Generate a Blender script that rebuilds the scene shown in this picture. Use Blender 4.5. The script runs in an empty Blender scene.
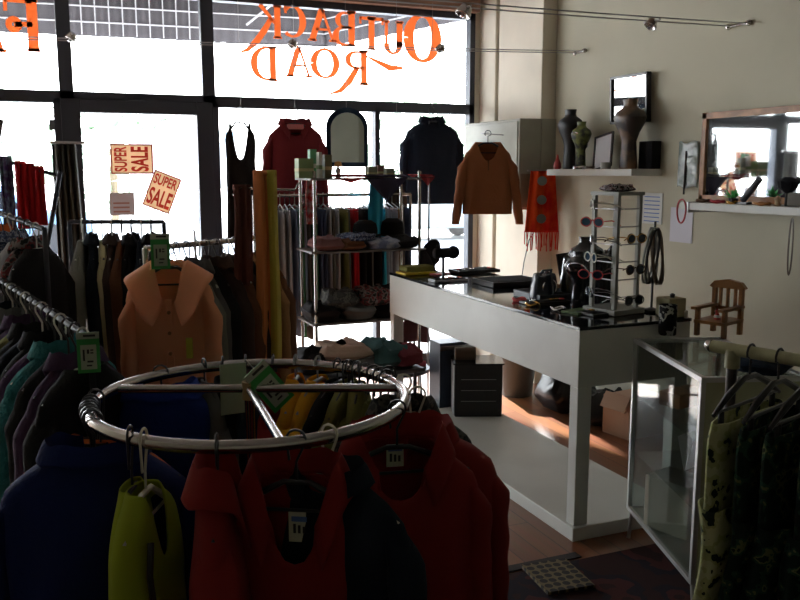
import bpy, math, random
from mathutils import Vector, Matrix, noise
random.seed(7)
PI = math.pi
sc = bpy.context.scene
COL = sc.collection

# ------------------------------------------------------------------ camera
EYE = Vector((0, 0, 1.6)); F = 850.0
def norm(v): return v / v.length
_d = norm(Vector(((39 - 400) / F, (171 - 300) / F, 1)))
_u = norm(_d.cross(Vector((1, 0, 0))))
if _u.y > 0: _u = -_u
_x = _d.cross(_u)
if _x.x < 0: _x = -_x
right = Vector((_x.x, _d.x, _u.x)); down = Vector((_x.y, _d.y, _u.y)); fwd = Vector((_x.z, _d.z, _u.z))
cam_d = bpy.data.cameras.new('camera'); cam = bpy.data.objects.new('camera', cam_d); COL.objects.link(cam)
cam_d.sensor_width = 36; cam_d.lens = 36 * F / 800; cam_d.clip_start = 0.02; cam_d.clip_end = 300
m = Matrix.Identity(4)
for i in range(3):
    m[i][0] = right[i]; m[i][1] = -down[i]; m[i][2] = -fwd[i]; m[i][3] = EYE[i]
cam.matrix_world = m
sc.camera = cam
def at(px, py, X=None, Y=None, Z=None):
    """measured image point -> place in the room, on one known plane"""
    r = right * ((px - 400) / F) + down * ((py - 300) / F) + fwd
    t = X / r.x if X is not None else (Y / r.y if Y is not None else (Z - 1.6) / r.z)
    return EYE + r * t

# ------------------------------------------------------------------ light and exposure
w = bpy.data.worlds.new('daylight'); sc.world = w; w.use_nodes = True
nt = w.node_tree; bg = nt.nodes['Background']
tc = nt.nodes.new('ShaderNodeTexCoord'); sx = nt.nodes.new('ShaderNodeSeparateXYZ'); rp = nt.nodes.new('ShaderNodeValToRGB')
nt.links.new(tc.outputs['Generated'], sx.inputs[0]); nt.links.new(sx.outputs['Z'], rp.inputs[0]); nt.links.new(rp.outputs[0], bg.inputs[0])
rp.color_ramp.elements[0].position = 0.0; rp.color_ramp.elements[0].color = (1, 1, 1, 1)
rp.color_ramp.elements[1].position = 0.7; rp.color_ramp.elements[1].color = (0.72, 0.84, 1, 1)
bg.inputs[1].default_value = 7.0
sd = bpy.data.lights.new('sun', 'SUN'); so = bpy.data.objects.new('sun', sd); COL.objects.link(so)
sd.energy = 16; sd.angle = math.radians(1.2); sd.color = (1, .95, .88)
so.rotation_euler = Vector((0.08, 1.0, 0.62)).to_track_quat('Z', 'Y').to_euler(); so.location = (2, 20, 12)
pd = bpy.data.lights.new('window_portal', 'AREA'); po = bpy.data.objects.new('window_portal', pd); COL.objects.link(po)
pd.shape = 'RECTANGLE'; pd.size = 6.0; pd.size_y = 2.9; pd.energy = 1
po.location = (.4, 6.52, 1.45); po.rotation_euler = (-PI / 2, 0, 0)
pd.cycles.is_portal = True
vs = sc.view_settings
vs.view_transform = 'Standard'; vs.look = 'None'; vs.gamma = 1; vs.use_curve_mapping = False
vs.exposure = 1.02

# ------------------------------------------------------------------ materials
MATS = {}
def mat(name, col, rough=.6, metal=0, spec=.4, bump=0, bscale=60, var=0, vscale=6, col2=None, sheen=0):
    if name in MATS: return MATS[name]
    m = bpy.data.materials.new(name); m.use_nodes = True; n = m.node_tree.nodes; l = m.node_tree.links
    b = n['Principled BSDF']; MATS[name] = m
    b.inputs['Base Color'].default_value = (*col, 1); b.inputs['Roughness'].default_value = rough
    b.inputs['Metallic'].default_value = metal; b.inputs['Specular IOR Level'].default_value = spec
    if sheen: b.inputs['Sheen Weight'].default_value = sheen
    t = n.new('ShaderNodeTexCoord')
    if var or col2:
        z = n.new('ShaderNodeTexNoise'); z.inputs['Scale'].default_value = vscale; z.inputs['Detail'].default_value = 4
        l.new(t.outputs['Object'], z.inputs['Vector'])
        mx = n.new('ShaderNodeMix'); mx.data_type = 'RGBA'
        mx.inputs[6].default_value = (*col, 1)
        mx.inputs[7].default_value = (*(col2 or [c * (1 - var) for c in col]), 1)
        r = n.new('ShaderNodeValToRGB'); r.color_ramp.elements[0].position = .42; r.color_ramp.elements[1].position = .6
        l.new(z.outputs['Fac'], r.inputs[0]); l.new(r.outputs[0], mx.inputs[0]); l.new(mx.outputs[2], b.inputs['Base Color'])
    if bump:
        z2 = n.new('ShaderNodeTexNoise'); z2.inputs['Scale'].default_value = bscale; z2.inputs['Detail'].default_value = 3
        l.new(t.outputs['Object'], z2.inputs['Vector'])
        bp = n.new('ShaderNodeBump'); bp.inputs['Strength'].default_value = bump; bp.inputs['Distance'].default_value = .01
        l.new(z2.outputs['Fac'], bp.inputs['Height']); l.new(bp.outputs[0], b.inputs['Normal'])
    return m
def fab(name, col, **k):
    k.setdefault('rough', .92); k.setdefault('bump', .35); k.setdefault('bscale', 90); k.setdefault('spec', .15)
    return mat('fabric_' + name, col, **k)
CHROME = mat('chrome', (.42, .39, .37), .22, 1, bump=.03, bscale=30)
STEEL = mat('dull_steel', (.35, .34, .34), .35, 1)
ALU = mat('aluminium', (.6, .6, .6), .35, .8)
BLACKP = mat('black_plastic', (.012, .012, .014), .3, 0, .5)
GREYP = mat('grey_plastic', (.3, .31, .28), .5)
WHITEP = mat('white_plastic', (.6, .58, .5), .45)
WHITEPAINT = mat('white_paint', (.56, .56, .52), .45, var=.08, vscale=3)
DARKFRAME = mat('dark_aluminium', (.045, .05, .065), .45, .3)
WALL = mat('wall_paint', (.48, .455, .35), .8, var=.10, vscale=1.3, bump=.12, bscale=14)
PANEL = mat('pilaster_paint', (.66, .60, .49), .75, var=.08, vscale=2)
CEIL = mat('ceiling_paint', (.42, .40, .36), .9, var=.05)
BEAM = mat('brown_beam', (.30, .16, .10), .7, var=.3, vscale=4)
CABGREY = mat('grey_box_paint', (.33, .33, .27), .5, var=.08)
BLKGLASS = mat('black_glass', (.008, .009, .012), .08, 0, .6)
GOLDWOOD = mat('golden_wood', (.30, .13, .04), .4, var=.35, vscale=9)
ORANGEW = mat('orange_wood', (.42, .19, .07), .4, var=.4, vscale=12)
CARD = mat('cardboard', (.34, .20, .12), .8)
BLACKV = fab('black_velvet', (.012, .012, .014))
PAPER = mat('paper', (.62, .62, .66), .8)
GREEN = mat('green_card', (.03, .28, .05), .5)
TAGPALE = mat('pale_card', (.38, .42, .30), .5)
REDINK = mat('red_ink', (.5, .03, .03), .6)
BLUEINK = mat('blue_ink', (.08, .15, .4), .6)
BLACKINK = mat('black_ink', (.02, .02, .02), .6)
CREAMPAPER = mat('cream_paper', (.62, .50, .36), .8)
LETTER = mat('orange_lettering', (.75, .20, .055), .6)
GOLD = mat('gold', (.6, .35, .1), .25, 1)
SILVER = mat('silver', (.7, .7, .75), .15, 1)

def thin_sheet(name, col, k=.7):
    m = bpy.data.materials.new(name); m.use_nodes = True; n = m.node_tree.nodes; l = m.node_tree.links
    b = n['Principled BSDF']; b.inputs['Base Color'].default_value = (*col, 1); b.inputs['Roughness'].default_value = .8
    t = n.new('ShaderNodeBsdfTranslucent'); t.inputs[0].default_value = (*col, 1)
    mx = n.new('ShaderNodeMixShader'); mx.inputs[0].default_value = k; l.new(b.outputs[0], mx.inputs[1]); l.new(t.outputs[0], mx.inputs[2])
    l.new(mx.outputs[0], n['Material Output'].inputs[0]); MATS[name] = m; return m
LETTER = thin_sheet('orange_lettering_film', (.88, .36, .15), .55)
CREAMPAPER = thin_sheet('cream_paper_sheet', (.80, .62, .46), .45)
REDINK2 = thin_sheet('red_poster_ink', (.55, .04, .03), .35)
def glass_mat(name, tint, ior=1.45):
    m = bpy.data.materials.new(name); m.use_nodes = True; n = m.node_tree.nodes; l = m.node_tree.links
    n.remove(n['Principled BSDF']); o = n['Material Output']
    t = n.new('ShaderNodeBsdfTransparent'); t.inputs[0].default_value = (*tint, 1)
    g = n.new('ShaderNodeBsdfGlossy'); g.inputs['Roughness'].default_value = .03
    lw = n.new('ShaderNodeLayerWeight'); lw.inputs[0].default_value = .5; pw = n.new('ShaderNodeMath'); pw.operation = 'POWER'; pw.inputs[1].default_value = 4; l.new(lw.outputs['Facing'], pw.inputs[0])
    fr = n.new('ShaderNodeMath'); fr.operation = 'MULTIPLY_ADD'; fr.inputs[1].default_value = .6 * (ior - 1) / .45; fr.inputs[2].default_value = .03; l.new(pw.outputs[0], fr.inputs[0])
    mx = n.new('ShaderNodeMixShader'); l.new(fr.outputs[0], mx.inputs[0]); l.new(t.outputs[0], mx.inputs[1]); l.new(g.outputs[0], mx.inputs[2])
    l.new(mx.outputs[0], o.inputs[0]); return m
GLASS = glass_mat('window_glass', (.97, .98, .98)); GLASS2 = glass_mat('case_glass', (.80, .83, .82), 1.3)
mm = mat('mirror_silver', (.82, .86, .88), .03, 1)

def wood_floor():
    m = bpy.data.materials.new('floorboards'); m.use_nodes = True; n = m.node_tree.nodes; l = m.node_tree.links
    b = n['Principled BSDF']; tc = n.new('ShaderNodeTexCoord'); mp = n.new('ShaderNodeMapping')
    mp.inputs['Rotation'].default_value = (0, 0, PI / 2); l.new(tc.outputs['Object'], mp.inputs[0])
    br = n.new('ShaderNodeTexBrick'); br.inputs['Scale'].default_value = 1; br.inputs['Brick Width'].default_value = 1.6
    br.inputs['Row Height'].default_value = .11; br.inputs['Mortar Size'].default_value = .002; br.offset = .37
    br.inputs['Color1'].default_value = (.30, .115, .045, 1); br.inputs['Color2'].default_value = (.20, .07, .03, 1); br.inputs['Mortar'].default_value = (.03, .012, .008, 1)
    l.new(mp.outputs[0], br.inputs[0])
    z = n.new('ShaderNodeTexNoise'); z.inputs['Scale'].default_value = 3; mp2 = n.new('ShaderNodeMapping'); mp2.inputs['Scale'].default_value = (9, 1, 1)
    l.new(tc.outputs['Object'], mp2.inputs[0]); l.new(mp2.outputs[0], z.inputs[0])
    mx = n.new('ShaderNodeMix'); mx.data_type = 'RGBA'; mx.blend_type = 'MULTIPLY'; mx.inputs[0].default_value = .5
    l.new(br.outputs[0], mx.inputs[6]); l.new(z.outputs['Color'], mx.inputs[7]); l.new(mx.outputs[2], b.inputs['Base Color'])
    b.inputs['Roughness'].default_value = .32; return m
FLOORM = wood_floor()

def patt(name, c1, c2, c3, scale, rough=.9, thr=(.42, .5, .58)):
    m = bpy.data.materials.new(name); m.use_nodes = True; n = m.node_tree.nodes; l = m.node_tree.links
    b = n['Principled BSDF']; b.inputs['Roughness'].default_value = rough; b.inputs['Specular IOR Level'].default_value = .15
    t = n.new('ShaderNodeTexCoord'); z = n.new('ShaderNodeTexNoise'); z.inputs['Scale'].default_value = scale; z.inputs['Detail'].default_value = 2.5
    l.new(t.outputs['Object'], z.inputs[0]); r = n.new('ShaderNodeValToRGB'); r.color_ramp.interpolation = 'CONSTANT'
    e = r.color_ramp.elements; e[0].position = 0; e[0].color = (*c1, 1); e[1].position = thr[0]; e[1].color = (*c2, 1)
    x = e.new(thr[1]); x.color = (*c3, 1); x = e.new(thr[2]); x.color = (*c1, 1)
    l.new(z.outputs['Fac'], r.inputs[0]); l.new(r.outputs[0], b.inputs['Base Color']); MATS[name] = m
    return m
CAMO = patt('green_black_camouflage', (.008, .016, .012), (.02, .05, .03), (.11, .12, .05), 26, thr=(.52, .60, .66))
CAMOY = patt('yellow_camouflage', (.02, .03, .02), (.34, .35, .15), (.45, .45, .24), 26, thr=(.40, .5, .68))
RUG = patt('dark_rug', (.035, .014, .014), (.02, .014, .02), (.075, .022, .02), 5, thr=(.45, .55, .64))
GREYMOT = patt('grey_mottle', (.05, .05, .045), (.03, .03, .03), (.10, .095, .08), 22)
BLUEMOT = patt('blue_white_print', (.04, .05, .10), (.30, .32, .38), (.08, .11, .20), 55)
REDPRINT = patt('dark_floral', (.02, .02, .02), (.16, .14, .13), (.15, .03, .03), 26)

# ------------------------------------------------------------------ mesh helpers
class MB:
    def __init__(s): s.v = []; s.f = []
    def add(s, vs, fs):
        o = len(s.v); s.v += [tuple(v) for v in vs]; s.f += [tuple(i + o for i in f) for f in fs]; return s
    def box(s, c, d, M=None):
        c = Vector(c); d = Vector(d) / 2; vs = []
        for z in (-1, 1):
            for x, y in ((-1, -1), (1, -1), (1, 1), (-1, 1)):
                p = Vector((x * d.x, y * d.y, z * d.z))
                if M: p = M @ p
                vs.append(c + p)
        return s.add(vs, [(3, 2, 1, 0), (4, 5, 6, 7), (0, 1, 5, 4), (1, 2, 6, 5), (2, 3, 7, 6), (3, 0, 4, 7)])
    def b2(s, a, b):
        a = Vector(a); b = Vector(b); return s.box((a + b) / 2, [abs(q) for q in (b - a)])
    def tube(s, pts, r, n=8, cap=True, closed=False):
        pts = [Vector(p) for p in pts]; N = len(pts); rr = r if isinstance(r, (list, tuple)) else [r] * N
        vs = []; up = None
        for i, p in enumerate(pts):
            if closed: t = pts[(i + 1) % N] - pts[i - 1]
            else: t = pts[min(i + 1, N - 1)] - pts[max(i - 1, 0)]
            t = norm(t) if t.length > 1e-9 else Vector((0, 0, 1))
            if up is None:
                up = Vector((0, 0, 1)) if abs(t.z) < .9 else Vector((1, 0, 0))
            a = t.cross(up)
            a = norm(a) if a.length > 1e-6 else Vector((1, 0, 0)); bb = a.cross(t); up = norm(bb)
            for k in range(n):
                q = 2 * PI * k / n; vs.append(p + a * (math.cos(q) * rr[i]) + bb * (math.sin(q) * rr[i]))
        fs = []
        for i in range(N if closed else N - 1):
            for k in range(n):
                j = (i + 1) % N; fs.append((i * n + k, i * n + (k + 1) % n, j * n + (k + 1) % n, j * n + k))
        if cap and not closed: fs += [tuple(range(n))[::-1], tuple((N - 1) * n + k for k in range(n))]
        return s.add(vs, fs)
    def lathe(s, prof, c=(0, 0, 0), n=20, M=None, sx=1, sy=1):
        vs = []
        for r, z in prof:
            for k in range(n):
                q = 2 * PI * k / n; p = Vector((r * math.cos(q) * sx, r * math.sin(q) * sy, z))
                if M: p = M @ p
                vs.append(Vector(c) + p)
        fs = [(i * n + k, i * n + (k + 1) % n, (i + 1) * n + (k + 1) % n, (i + 1) * n + k) for i in range(len(prof) - 1) for k in range(n)]
        fs += [tuple(range(n))[::-1], tuple((len(prof) - 1) * n + k for k in range(n))]
        return s.add(vs, fs)
    def grid(s, fn, nu, nv, closeu=False):
        vs = [fn(i / (nu if closeu else nu - 1), j / (nv - 1)) for j in range(nv) for i in range(nu)]
        fs = []
        for j in range(nv - 1):
            for i in range(nu if closeu else nu - 1):
                fs.append((j * nu + i, j * nu + (i + 1) % nu, (j + 1) * nu + (i + 1) % nu, (j + 1) * nu + i))
        return s.add(vs, fs)
    def prism(s, poly, z0, z1, M=None):
        n = len(poly); vs = [Vector((x, y, z0)) for x, y in poly] + [Vector((x, y, z1)) for x, y in poly]
        if M: vs = [M @ v for v in vs]
        return s.add(vs, [tuple(range(n))[::-1], tuple(range(n, 2 * n))] + [(i, (i + 1) % n, n + (i + 1) % n, n + i) for i in range(n)])
    def build(s, name, m, parent=None, smooth=True, loc=None, bevel=0, solid=0, sub=0):
        me = bpy.data.meshes.new(name); me.from_pydata(s.v, [], s.f); me.validate(); me.update()
        o = bpy.data.objects.new(name, me); COL.objects.link(o); me.materials.append(m)
        if parent: o.parent = parent
        if loc is not None: o.location = loc
        if smooth:
            me.shade_smooth()
            if hasattr(me, 'set_sharp_from_angle'): me.set_sharp_from_angle(angle=math.radians(38))
        if solid:
            d = o.modifiers.new('thickness', 'SOLIDIFY'); d.thickness = solid; d.offset = 0
        if bevel:
            d = o.modifiers.new('bevel', 'BEVEL'); d.width = bevel; d.segments = 2; d.limit_method = 'ANGLE'
        if sub:
            d = o.modifiers.new('subdivision', 'SUBSURF'); d.levels = sub; d.render_levels = sub
        return o
def tag(o, label, cat, group=None, kind=None):
    if kind: o['kind'] = kind
    if label: o['label'] = label
    if cat: o['category'] = cat
    if group: o['group'] = group
    return o
def thing(name, label, cat, loc=(0, 0, 0), rz=0, group=None):
    o = bpy.data.objects.new(name, None); COL.objects.link(o); o.location = loc; o.rotation_euler = (0, 0, rz); o.empty_display_size = .05
    return tag(o, label, cat, group)
def struct(o): o['kind'] = 'structure'; return o
def copy_tree(o, parent=None):
    c = o.copy(); COL.objects.link(c)
    if parent: c.parent = parent
    for ch in list(o.children): copy_tree(ch, c)
    return c
def RZ(a): return Matrix.Rotation(a, 3, 'Z')

# ------------------------------------------------------------------ room shell
XW = 3.5; YF = 6.4; XL = -2.6; YB = -3.2; ZC = 3.15
struct(MB().b2((XL - .1, YB - .1, -.1), (XW + .1, YF + .06, 0)).build('floor', FLOORM, smooth=False))
struct(MB().b2((XL - .1, YB - .1, ZC), (XW + .1, YF + .1, ZC + .1)).build('ceiling', CEIL, smooth=False))
struct(MB().b2((XW, YB, 0), (XW + .1, YF + .1, ZC)).build('wall_right', WALL, smooth=False))
struct(MB().b2((XL - .1, YB, 0), (XL, YF + .1, ZC)).build('wall_left', WALL, smooth=False))
struct(MB().b2((XL, YB - .1, 0), (XW, YB, ZC)).build('wall_back', WALL, smooth=False))
struct(MB().b2((3.335, YF - .03, 0), (XW, YF + .1, ZC)).build('wall_front', PANEL, smooth=False))
struct(MB().b2((XL, YF - .12, 2.86), (3.335, YF + .12, ZC)).build('trim_beam', BEAM, smooth=False))
struct(MB().b2((3.38, 6.10, 0), (XW, YF - .03, ZC)).build('trim_corner', PANEL, smooth=False, bevel=.01))
struct(MB().b2((3.38, 5.41, 0), (XW, 6.04, ZC)).build('trim_pilaster', PANEL, smooth=False, bevel=.006))
struct(MB().tube([(3.42, 6.07, 0), (3.42, 6.07, ZC)], .022, 10).build('trim_pipe', PANEL))
struct(MB().b2((3.48, YB, 0), (XW, 5.40, .11)).build('baseboard_right', WHITEPAINT, smooth=False))
struct(MB().b2((XL, 2.80, 0), (2.0, 2.845, .006)).build('trim_threshold', mat('threshold', (.015, .008, .008), .6), smooth=False))

# window wall: frames, mullions, panes
zt = 2.09
def window(n, x0, x1, z0, z1, m0=.045, m1=.045, mb=.05, mt=.05, mids=()):
    f = MB(); y0, y1 = YF - .04, YF + .04
    f.b2((x0, y0, z0), (x0 + m0, y1, z1)); f.b2((x1 - m1, y0, z0), (x1, y1, z1))
    f.b2((x0, y0, z0), (x1, y1, z0 + mb)); f.b2((x0, y0, z1 - mt), (x1, y1, z1))
    for q in mids: f.b2((q - .02, y0, z0), (q + .02, y1, z1))
    o = struct(f.build('window_%d' % n, DARKFRAME, smooth=False))
    MB().b2((x0 + m0, YF - .004, z0 + mb), (x1 - m1, YF + .004, z1 - mt)).build('pane', GLASS, o, smooth=False)
    return o
w1 = window(1, XL, .205, zt, 2.86); w2 = window(2, .205, 1.17, zt, 2.86); w3 = window(3, 1.17, 3.335, zt, 2.86)
w4 = window(4, XL, .16, 0, zt, mt=.03, mids=(-1.2,)); w5 = window(5, 1.19, 3.335, 0, zt, mt=.03, mb=.09, mids=(2.48,))
d = MB()
for a, b in (((.16, 0), (.285, zt)), ((1.075, 0), (1.19, zt)), ((.285, 0), (1.075, .12)), ((.285, 2.0), (1.075, zt))):
    d.b2((a[0], YF - .05, a[1]), (b[0], YF + .05, b[1]))
door = struct(d.build('door_1', DARKFRAME, smooth=False, bevel=.003))
MB().b2((.285, YF - .005, .12), (1.075, YF + .005, 2.0)).build('pane', GLASS, door, smooth=False)
MB().tube([(1.02, YF - .06, .95), (1.02, YF - .1, .97), (1.02, YF - .1, 1.15), (1.02, YF - .06, 1.17)], .01).build('door_handle', STEEL, door)

# window lettering (painted on the glass, read from the street)
GL = {
 'O': ([[(.5, 0), (.14, .12), (0, .5), (.14, .88), (.5, 1), (.86, .88), (1, .5), (.86, .12), (.5, 0)]], [.05, .13, .19, .13, .05, .13, .19, .13, .05]),
}
def poly_stroke(mb, pts, ws, f):
    """a pen stroke of varying width laid on the glass"""
    L = []; R = []
    n = len(pts)
    for i, p in enumerate(pts):
        a = Vector(pts[max(i - 1, 0)]); b = Vector(pts[min(i + 1, n - 1)]); t = b - a
        if pts[0] == pts[-1] and i in (0, n - 1): t = Vector(pts[1]) - Vector(pts[-2])
        t = norm(t); nn = Vector((-t.y, t.x)); wd = ws[i] if isinstance(ws, (list, tuple)) else ws
        L.append(Vector(p) + nn * wd / 2); R.append(Vector(p) - nn * wd / 2)
    vs = [f(q) for q in L] + [f(q) for q in R]
    fs = [(i, i + 1, n + i + 1, n + i) for i in range(n - 1)]
    mb.add(vs, fs)
def arc(cx, cy, rx, ry, a0, a1, n=14):
    return [(cx + rx * math.cos(math.radians(a0 + (a1 - a0) * i / n)), cy + ry * math.sin(math.radians(a0 + (a1 - a0) * i / n))) for i in range(n + 1)]
def wmod(pts, lo, hi):   # stroke thicker where it runs vertically
    o = []
    for i in range(len(pts)):
        a = pts[max(i - 1, 0)]; b = pts[min(i + 1, len(pts) - 1)]
        dx, dy = b[0] - a[0], b[1] - a[1]; v = abs(dy) / (math.hypot(dx, dy) + 1e-9); o.append(lo + (hi - lo) * v * v)
    return o
def letter(ch):
    S = []; t = .2; s = .07
    def st(p, w): S.append((p, w))
    def stem(x, y0=0, y1=1): st([(x, y0), (x, y1)], t); st([(x - .17, y0 + .02), (x + .17, y0 + .02)], s); st([(x - .17, y1 - .02), (x + .17, y1 - .02)], s)
    if ch == 'O': p = arc(.5, .5, .4, .46, 0, 360, 28); st(p, wmod(p, .07, .24))
    if ch == 'U': stem(.2, .3, 1); st([(.12, .3), (.28, .3)], 0.01); p = arc(.5, .32, .3, .28, 180, 360); st(p, wmod(p, .08, .19)); st([(.8, .3), (.8, 1)], .1); st([(.66, .98), (.94, .98)], s); st([(.2, .25), (.2, .4)], t)
    if ch == 'T': stem(.5); st([(.04, .95), (.96, .95)], .1); st([(.06, .78), (.06, .99)], s); st([(.94, .78), (.94, .99)], s)
    if ch == 'B':
        stem(.22); p = [(.22, .95)] + arc(.5, .74, .26, .21, 90, -90) + [(.22, .53)]; st(p, wmod(p, .07, .17)); p = [(.22, .53)] + arc(.52, .28, .33, .25, 90, -90) + [(.22, .03)]; st(p, wmod(p, .07, .2))
    if ch == 'A': st([(.12, 0), (.5, 1)], .08); st([(.5, 1), (.86, 0)], .2); st([(.26, .36), (.72, .36)], s); st([(0, .02), (.26, .02)], s); st([(.7, .02), (1, .02)], s)
    if ch == 'C': p = arc(.52, .5, .42, .46, 50, 310, 22); st(p, wmod(p, .07, .22)); st([(.8, .74), (.82, .95)], .08)
    if ch == 'K': stem(.2); st([(.3, .45), (.62, .75), (.9, 1)], [.08, .12, .14]); st([(.45, .6), (.75, .2), (1.05, -.12), (1.45, -.42), (1.75, -.5)], [.14, .2, .2, .12, .03])
    if ch == 'R':
        stem(.2); p = [(.2, .95)] + arc(.5, .72, .3, .23, 90, -90) + [(.2, .49)]; st(p, wmod(p, .07, .19)); st([(.45, .5), (.75, .1), (1.1, -.2), (1.55, -.32)], [.16, .2, .13, .03])
    if ch == 'D': stem(.2); p = [(.2, .96)] + arc(.42, .5, .46, .46, 90, -90) + [(.2, .04)]; st(p, wmod(p, .07, .21))
    if ch == 'F': stem(.3, 0, 1); st([(.3, .96), (1, .96)], .09); st([(1, .75), (1, .99)], s); st([(.3, .52), (.8, .5)], .1); p = arc(.8, .5, .14, .1, 0, 360, 12); st(p, .12)
    return S
YG = YF - .0065
def write(parent, items, name='painted_lettering'):
    mb = MB()
    for ch, pr, pl, pt, pb in items:
        a = at(pr, pt, Y=YG); b = at(pl, pb, Y=YG)       # reading starts on the right, seen from indoors
        x0, x1, z0, z1 = a.x, b.x, b.z, a.z
        asp = abs(x1 - x0) / (z1 - z0)
        for p, ws in letter(ch):
            k = z1 - z0
            q = [(x * abs(x1 - x0), y * k) for x, y in p]
            W = [v * k * 1.0 for v in ws] if isinstance(ws, list) else ws * k * 1.0
            poly_stroke(mb, q, W, lambda u: Vector((x0 - u.x, YG, z0 + u.y)))
    return mb.build(name, LETTER, parent, smooth=False, solid=.001)
o = write(w3, [('O', 440, 405, 15, 62), ('U', 404, 382, 22, 54), ('T', 384, 359, 18, 49), ('B', 357, 332, 12, 45), ('A', 336, 308, 10, 40), ('C', 305, 281, 6, 37), ('K', 282, 258, 6, 37),
           ('R', 369, 343, 51, 84), ('O', 339, 311, 49, 78), ('A', 312, 286, 47, 76), ('D', 278, 251, 47, 80)])
o['label'] = 'orange OUTBACK ROAD lettering, seen reversed from indoors'
sw = MB(); pts = [at(x, y, Y=YG) for x, y in ((366, 56), (378, 62), (390, 68), (403, 68))]
poly_stroke(sw, [(p.x, p.z) for p in pts], [.01, .03, .05, .02], lambda u: Vector((u.x, YG, u.y))); sw.build('lettering_flourish', LETTER, w3, smooth=False, solid=.001)
write(w1, [('F', 42, 8, 0, 50), ('A', 3, -30, 0, 50)])

# stickers on the door glass
def sheet(name, cx, cy, w_, h_, tilt, parent_m, yy, ink):
    p = at(cx, cy, Y=yy); t = thing(name[0], name[1], name[2], p); t.rotation_euler = (0, tilt, 0)
    MB().b2((-w_ / 2, -.001, -h_ / 2), (w_ / 2, .001, h_ / 2)).build('sheet', parent_m, t, smooth=False)
    if ink: ink(t, w_, h_)
    return t
def words(txt, size_w, size_h, m, parent, M, name='printed_words'):
    """lettering as a flat mesh, fitted to size_w x size_h, centred"""
    cu = bpy.data.curves.new(name, 'FONT'); cu.body = txt; cu.size = 1; cu.offset = .03
    tmp = bpy.data.objects.new('lettering_tmp', cu); COL.objects.link(tmp)
    bpy.context.view_layer.update()
    me = bpy.data.meshes.new_from_object(tmp.evaluated_get(bpy.context.evaluated_depsgraph_get()))
    bpy.data.objects.remove(tmp)
    xs = [v.co.x for v in me.vertices]; ys = [v.co.y for v in me.vertices]
    x0, x1, y0, y1 = min(xs), max(xs), min(ys), max(ys)
    for v in me.vertices:
        p = Vector(((v.co.x - (x0 + x1) / 2) / (x1 - x0) * size_w, (v.co.y - (y0 + y1) / 2) / (y1 - y0) * size_h, 0)); v.co = M @ p
    me.name = name; me.materials.clear(); me.materials.append(m)
    o = bpy.data.objects.new(name, me); COL.objects.link(o); o.parent = parent; return o
def sale_ink(turned):
    def go(t, w_, h_):
        b = MB()
        for a in (-1, 1): b.b2((a * w_ / 2 - .005 * a - .005, -.0022, -h_ / 2), (a * w_ / 2 - .005 * a + .005, -.0012, h_ / 2)); b.b2((-w_ / 2, -.0022, a * h_ / 2 - .005 * a - .005), (w_ / 2, -.0012, a * h_ / 2 - .005 * a + .005))
        b.build('printed_border', REDINK2, t, smooth=False)
        F_ = Matrix.Rotation(PI / 2, 4, 'X')
        if turned:
            Q = Matrix.Rotation(PI / 2, 4, 'Z')
            words('SUPER', h_ * .84, w_ * .30, REDINK2, t, Matrix.Translation((-w_ * .27, -.0018, 0)) @ F_ @ Q); words('SALE', h_ * .84, w_ * .42, REDINK2, t, Matrix.Translation((w_ * .18, -.0018, 0)) @ F_ @ Q)
        else:
            words('SUPER', w_ * .84, h_ * .28, REDINK2, t, Matrix.Translation((0, -.0018, h_ * .29)) @ F_); words('SALE', w_ * .84, h_ * .46, REDINK2, t, Matrix.Translation((0, -.0018, -h_ * .18)) @ F_)
    return go
sheet(('door_notice', 'level red and cream printed notice taped high on the glass door', 'notice'), 132, 159, .29, .21, 0, CREAMPAPER, YF - .008, sale_ink(True))
sheet(('door_notice', 'tilted red and cream printed notice low on the glass door', 'notice'), 162, 192, .20, .27, math.radians(22), CREAMPAPER, YF - .008, sale_ink(False))
def faint(t, w_, h_):
    b = MB()
    for k in range(3): b.b2((-w_ * .35, -.002, .0 - k * .03), (w_ * .3, -.0012, .012 - k * .03))
    b.build('printed_lines', mat('pale_red_ink', (.55, .3, .3), .6), t, smooth=False)
sheet(('door_notice', 'small white poster lowest left on the glass door', 'notice'), 122, 204, .17, .16, 0, mat('white_poster', (.75, .75, .85), .8), YF - .008, faint)
sheet(('opening_sign', 'small dark sign stuck on the glass left of the door post', 'sign'), 57, 125, .10, .07, 0, mat('dark_sign', (.12, .13, .14), .6), YF - .008, None)

# ------------------------------------------------------------------ outside
struct(MB().b2((-30, YF + .06, -.12), (30, 12, -.02)).build('pavement', mat('pavement', (.42, .41, .40), .8), smooth=False))
struct(MB().b2((-60, 12, -.2), (60, 60, -.05)).build('road', mat('road', (.42, .42, .43), .8), smooth=False))
# awning with corrugated underside
aw = thing('awning', 'grey corrugated awning over the pavement outside the shopfront', 'awning', (0, YF + .12, 3.0))
SHEET = mat('awning_sheet', (.10, .095, .105), .95, spec=0, var=.15, vscale=2); pale = mat('pale_purlin', (.45, .45, .48), .6)
MB().grid(lambda u, v: (-8 + u * (12.0 - .9 * v), .02 + v * (3.95 - .9 * u), .50 + .012 * math.sin(u * 300)), 500, 2).build('sheeting', SHEET, aw, solid=.006)
FA, FB, FC = Vector((-8, 3.95, 0)), Vector((3.10, 3.06, 0)), Vector((4.0, .15, 0))
def fasc(A, B, n_): 
    d = B - A; q = norm(Vector((-d.y, d.x, 0)))
    return lambda u, v: tuple(A + d * u + q * .012 * math.sin(u * n_ * 2 * PI) + Vector((0, 0, .54 * v)))
MB().grid(fasc(FA, FB, 80), 640, 2).build('front_fascia', SHEET, aw, solid=.004)
MB().grid(fasc(FB, FC, 20), 160, 2).build('end_fascia', SHEET, aw, solid=.004)
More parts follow.
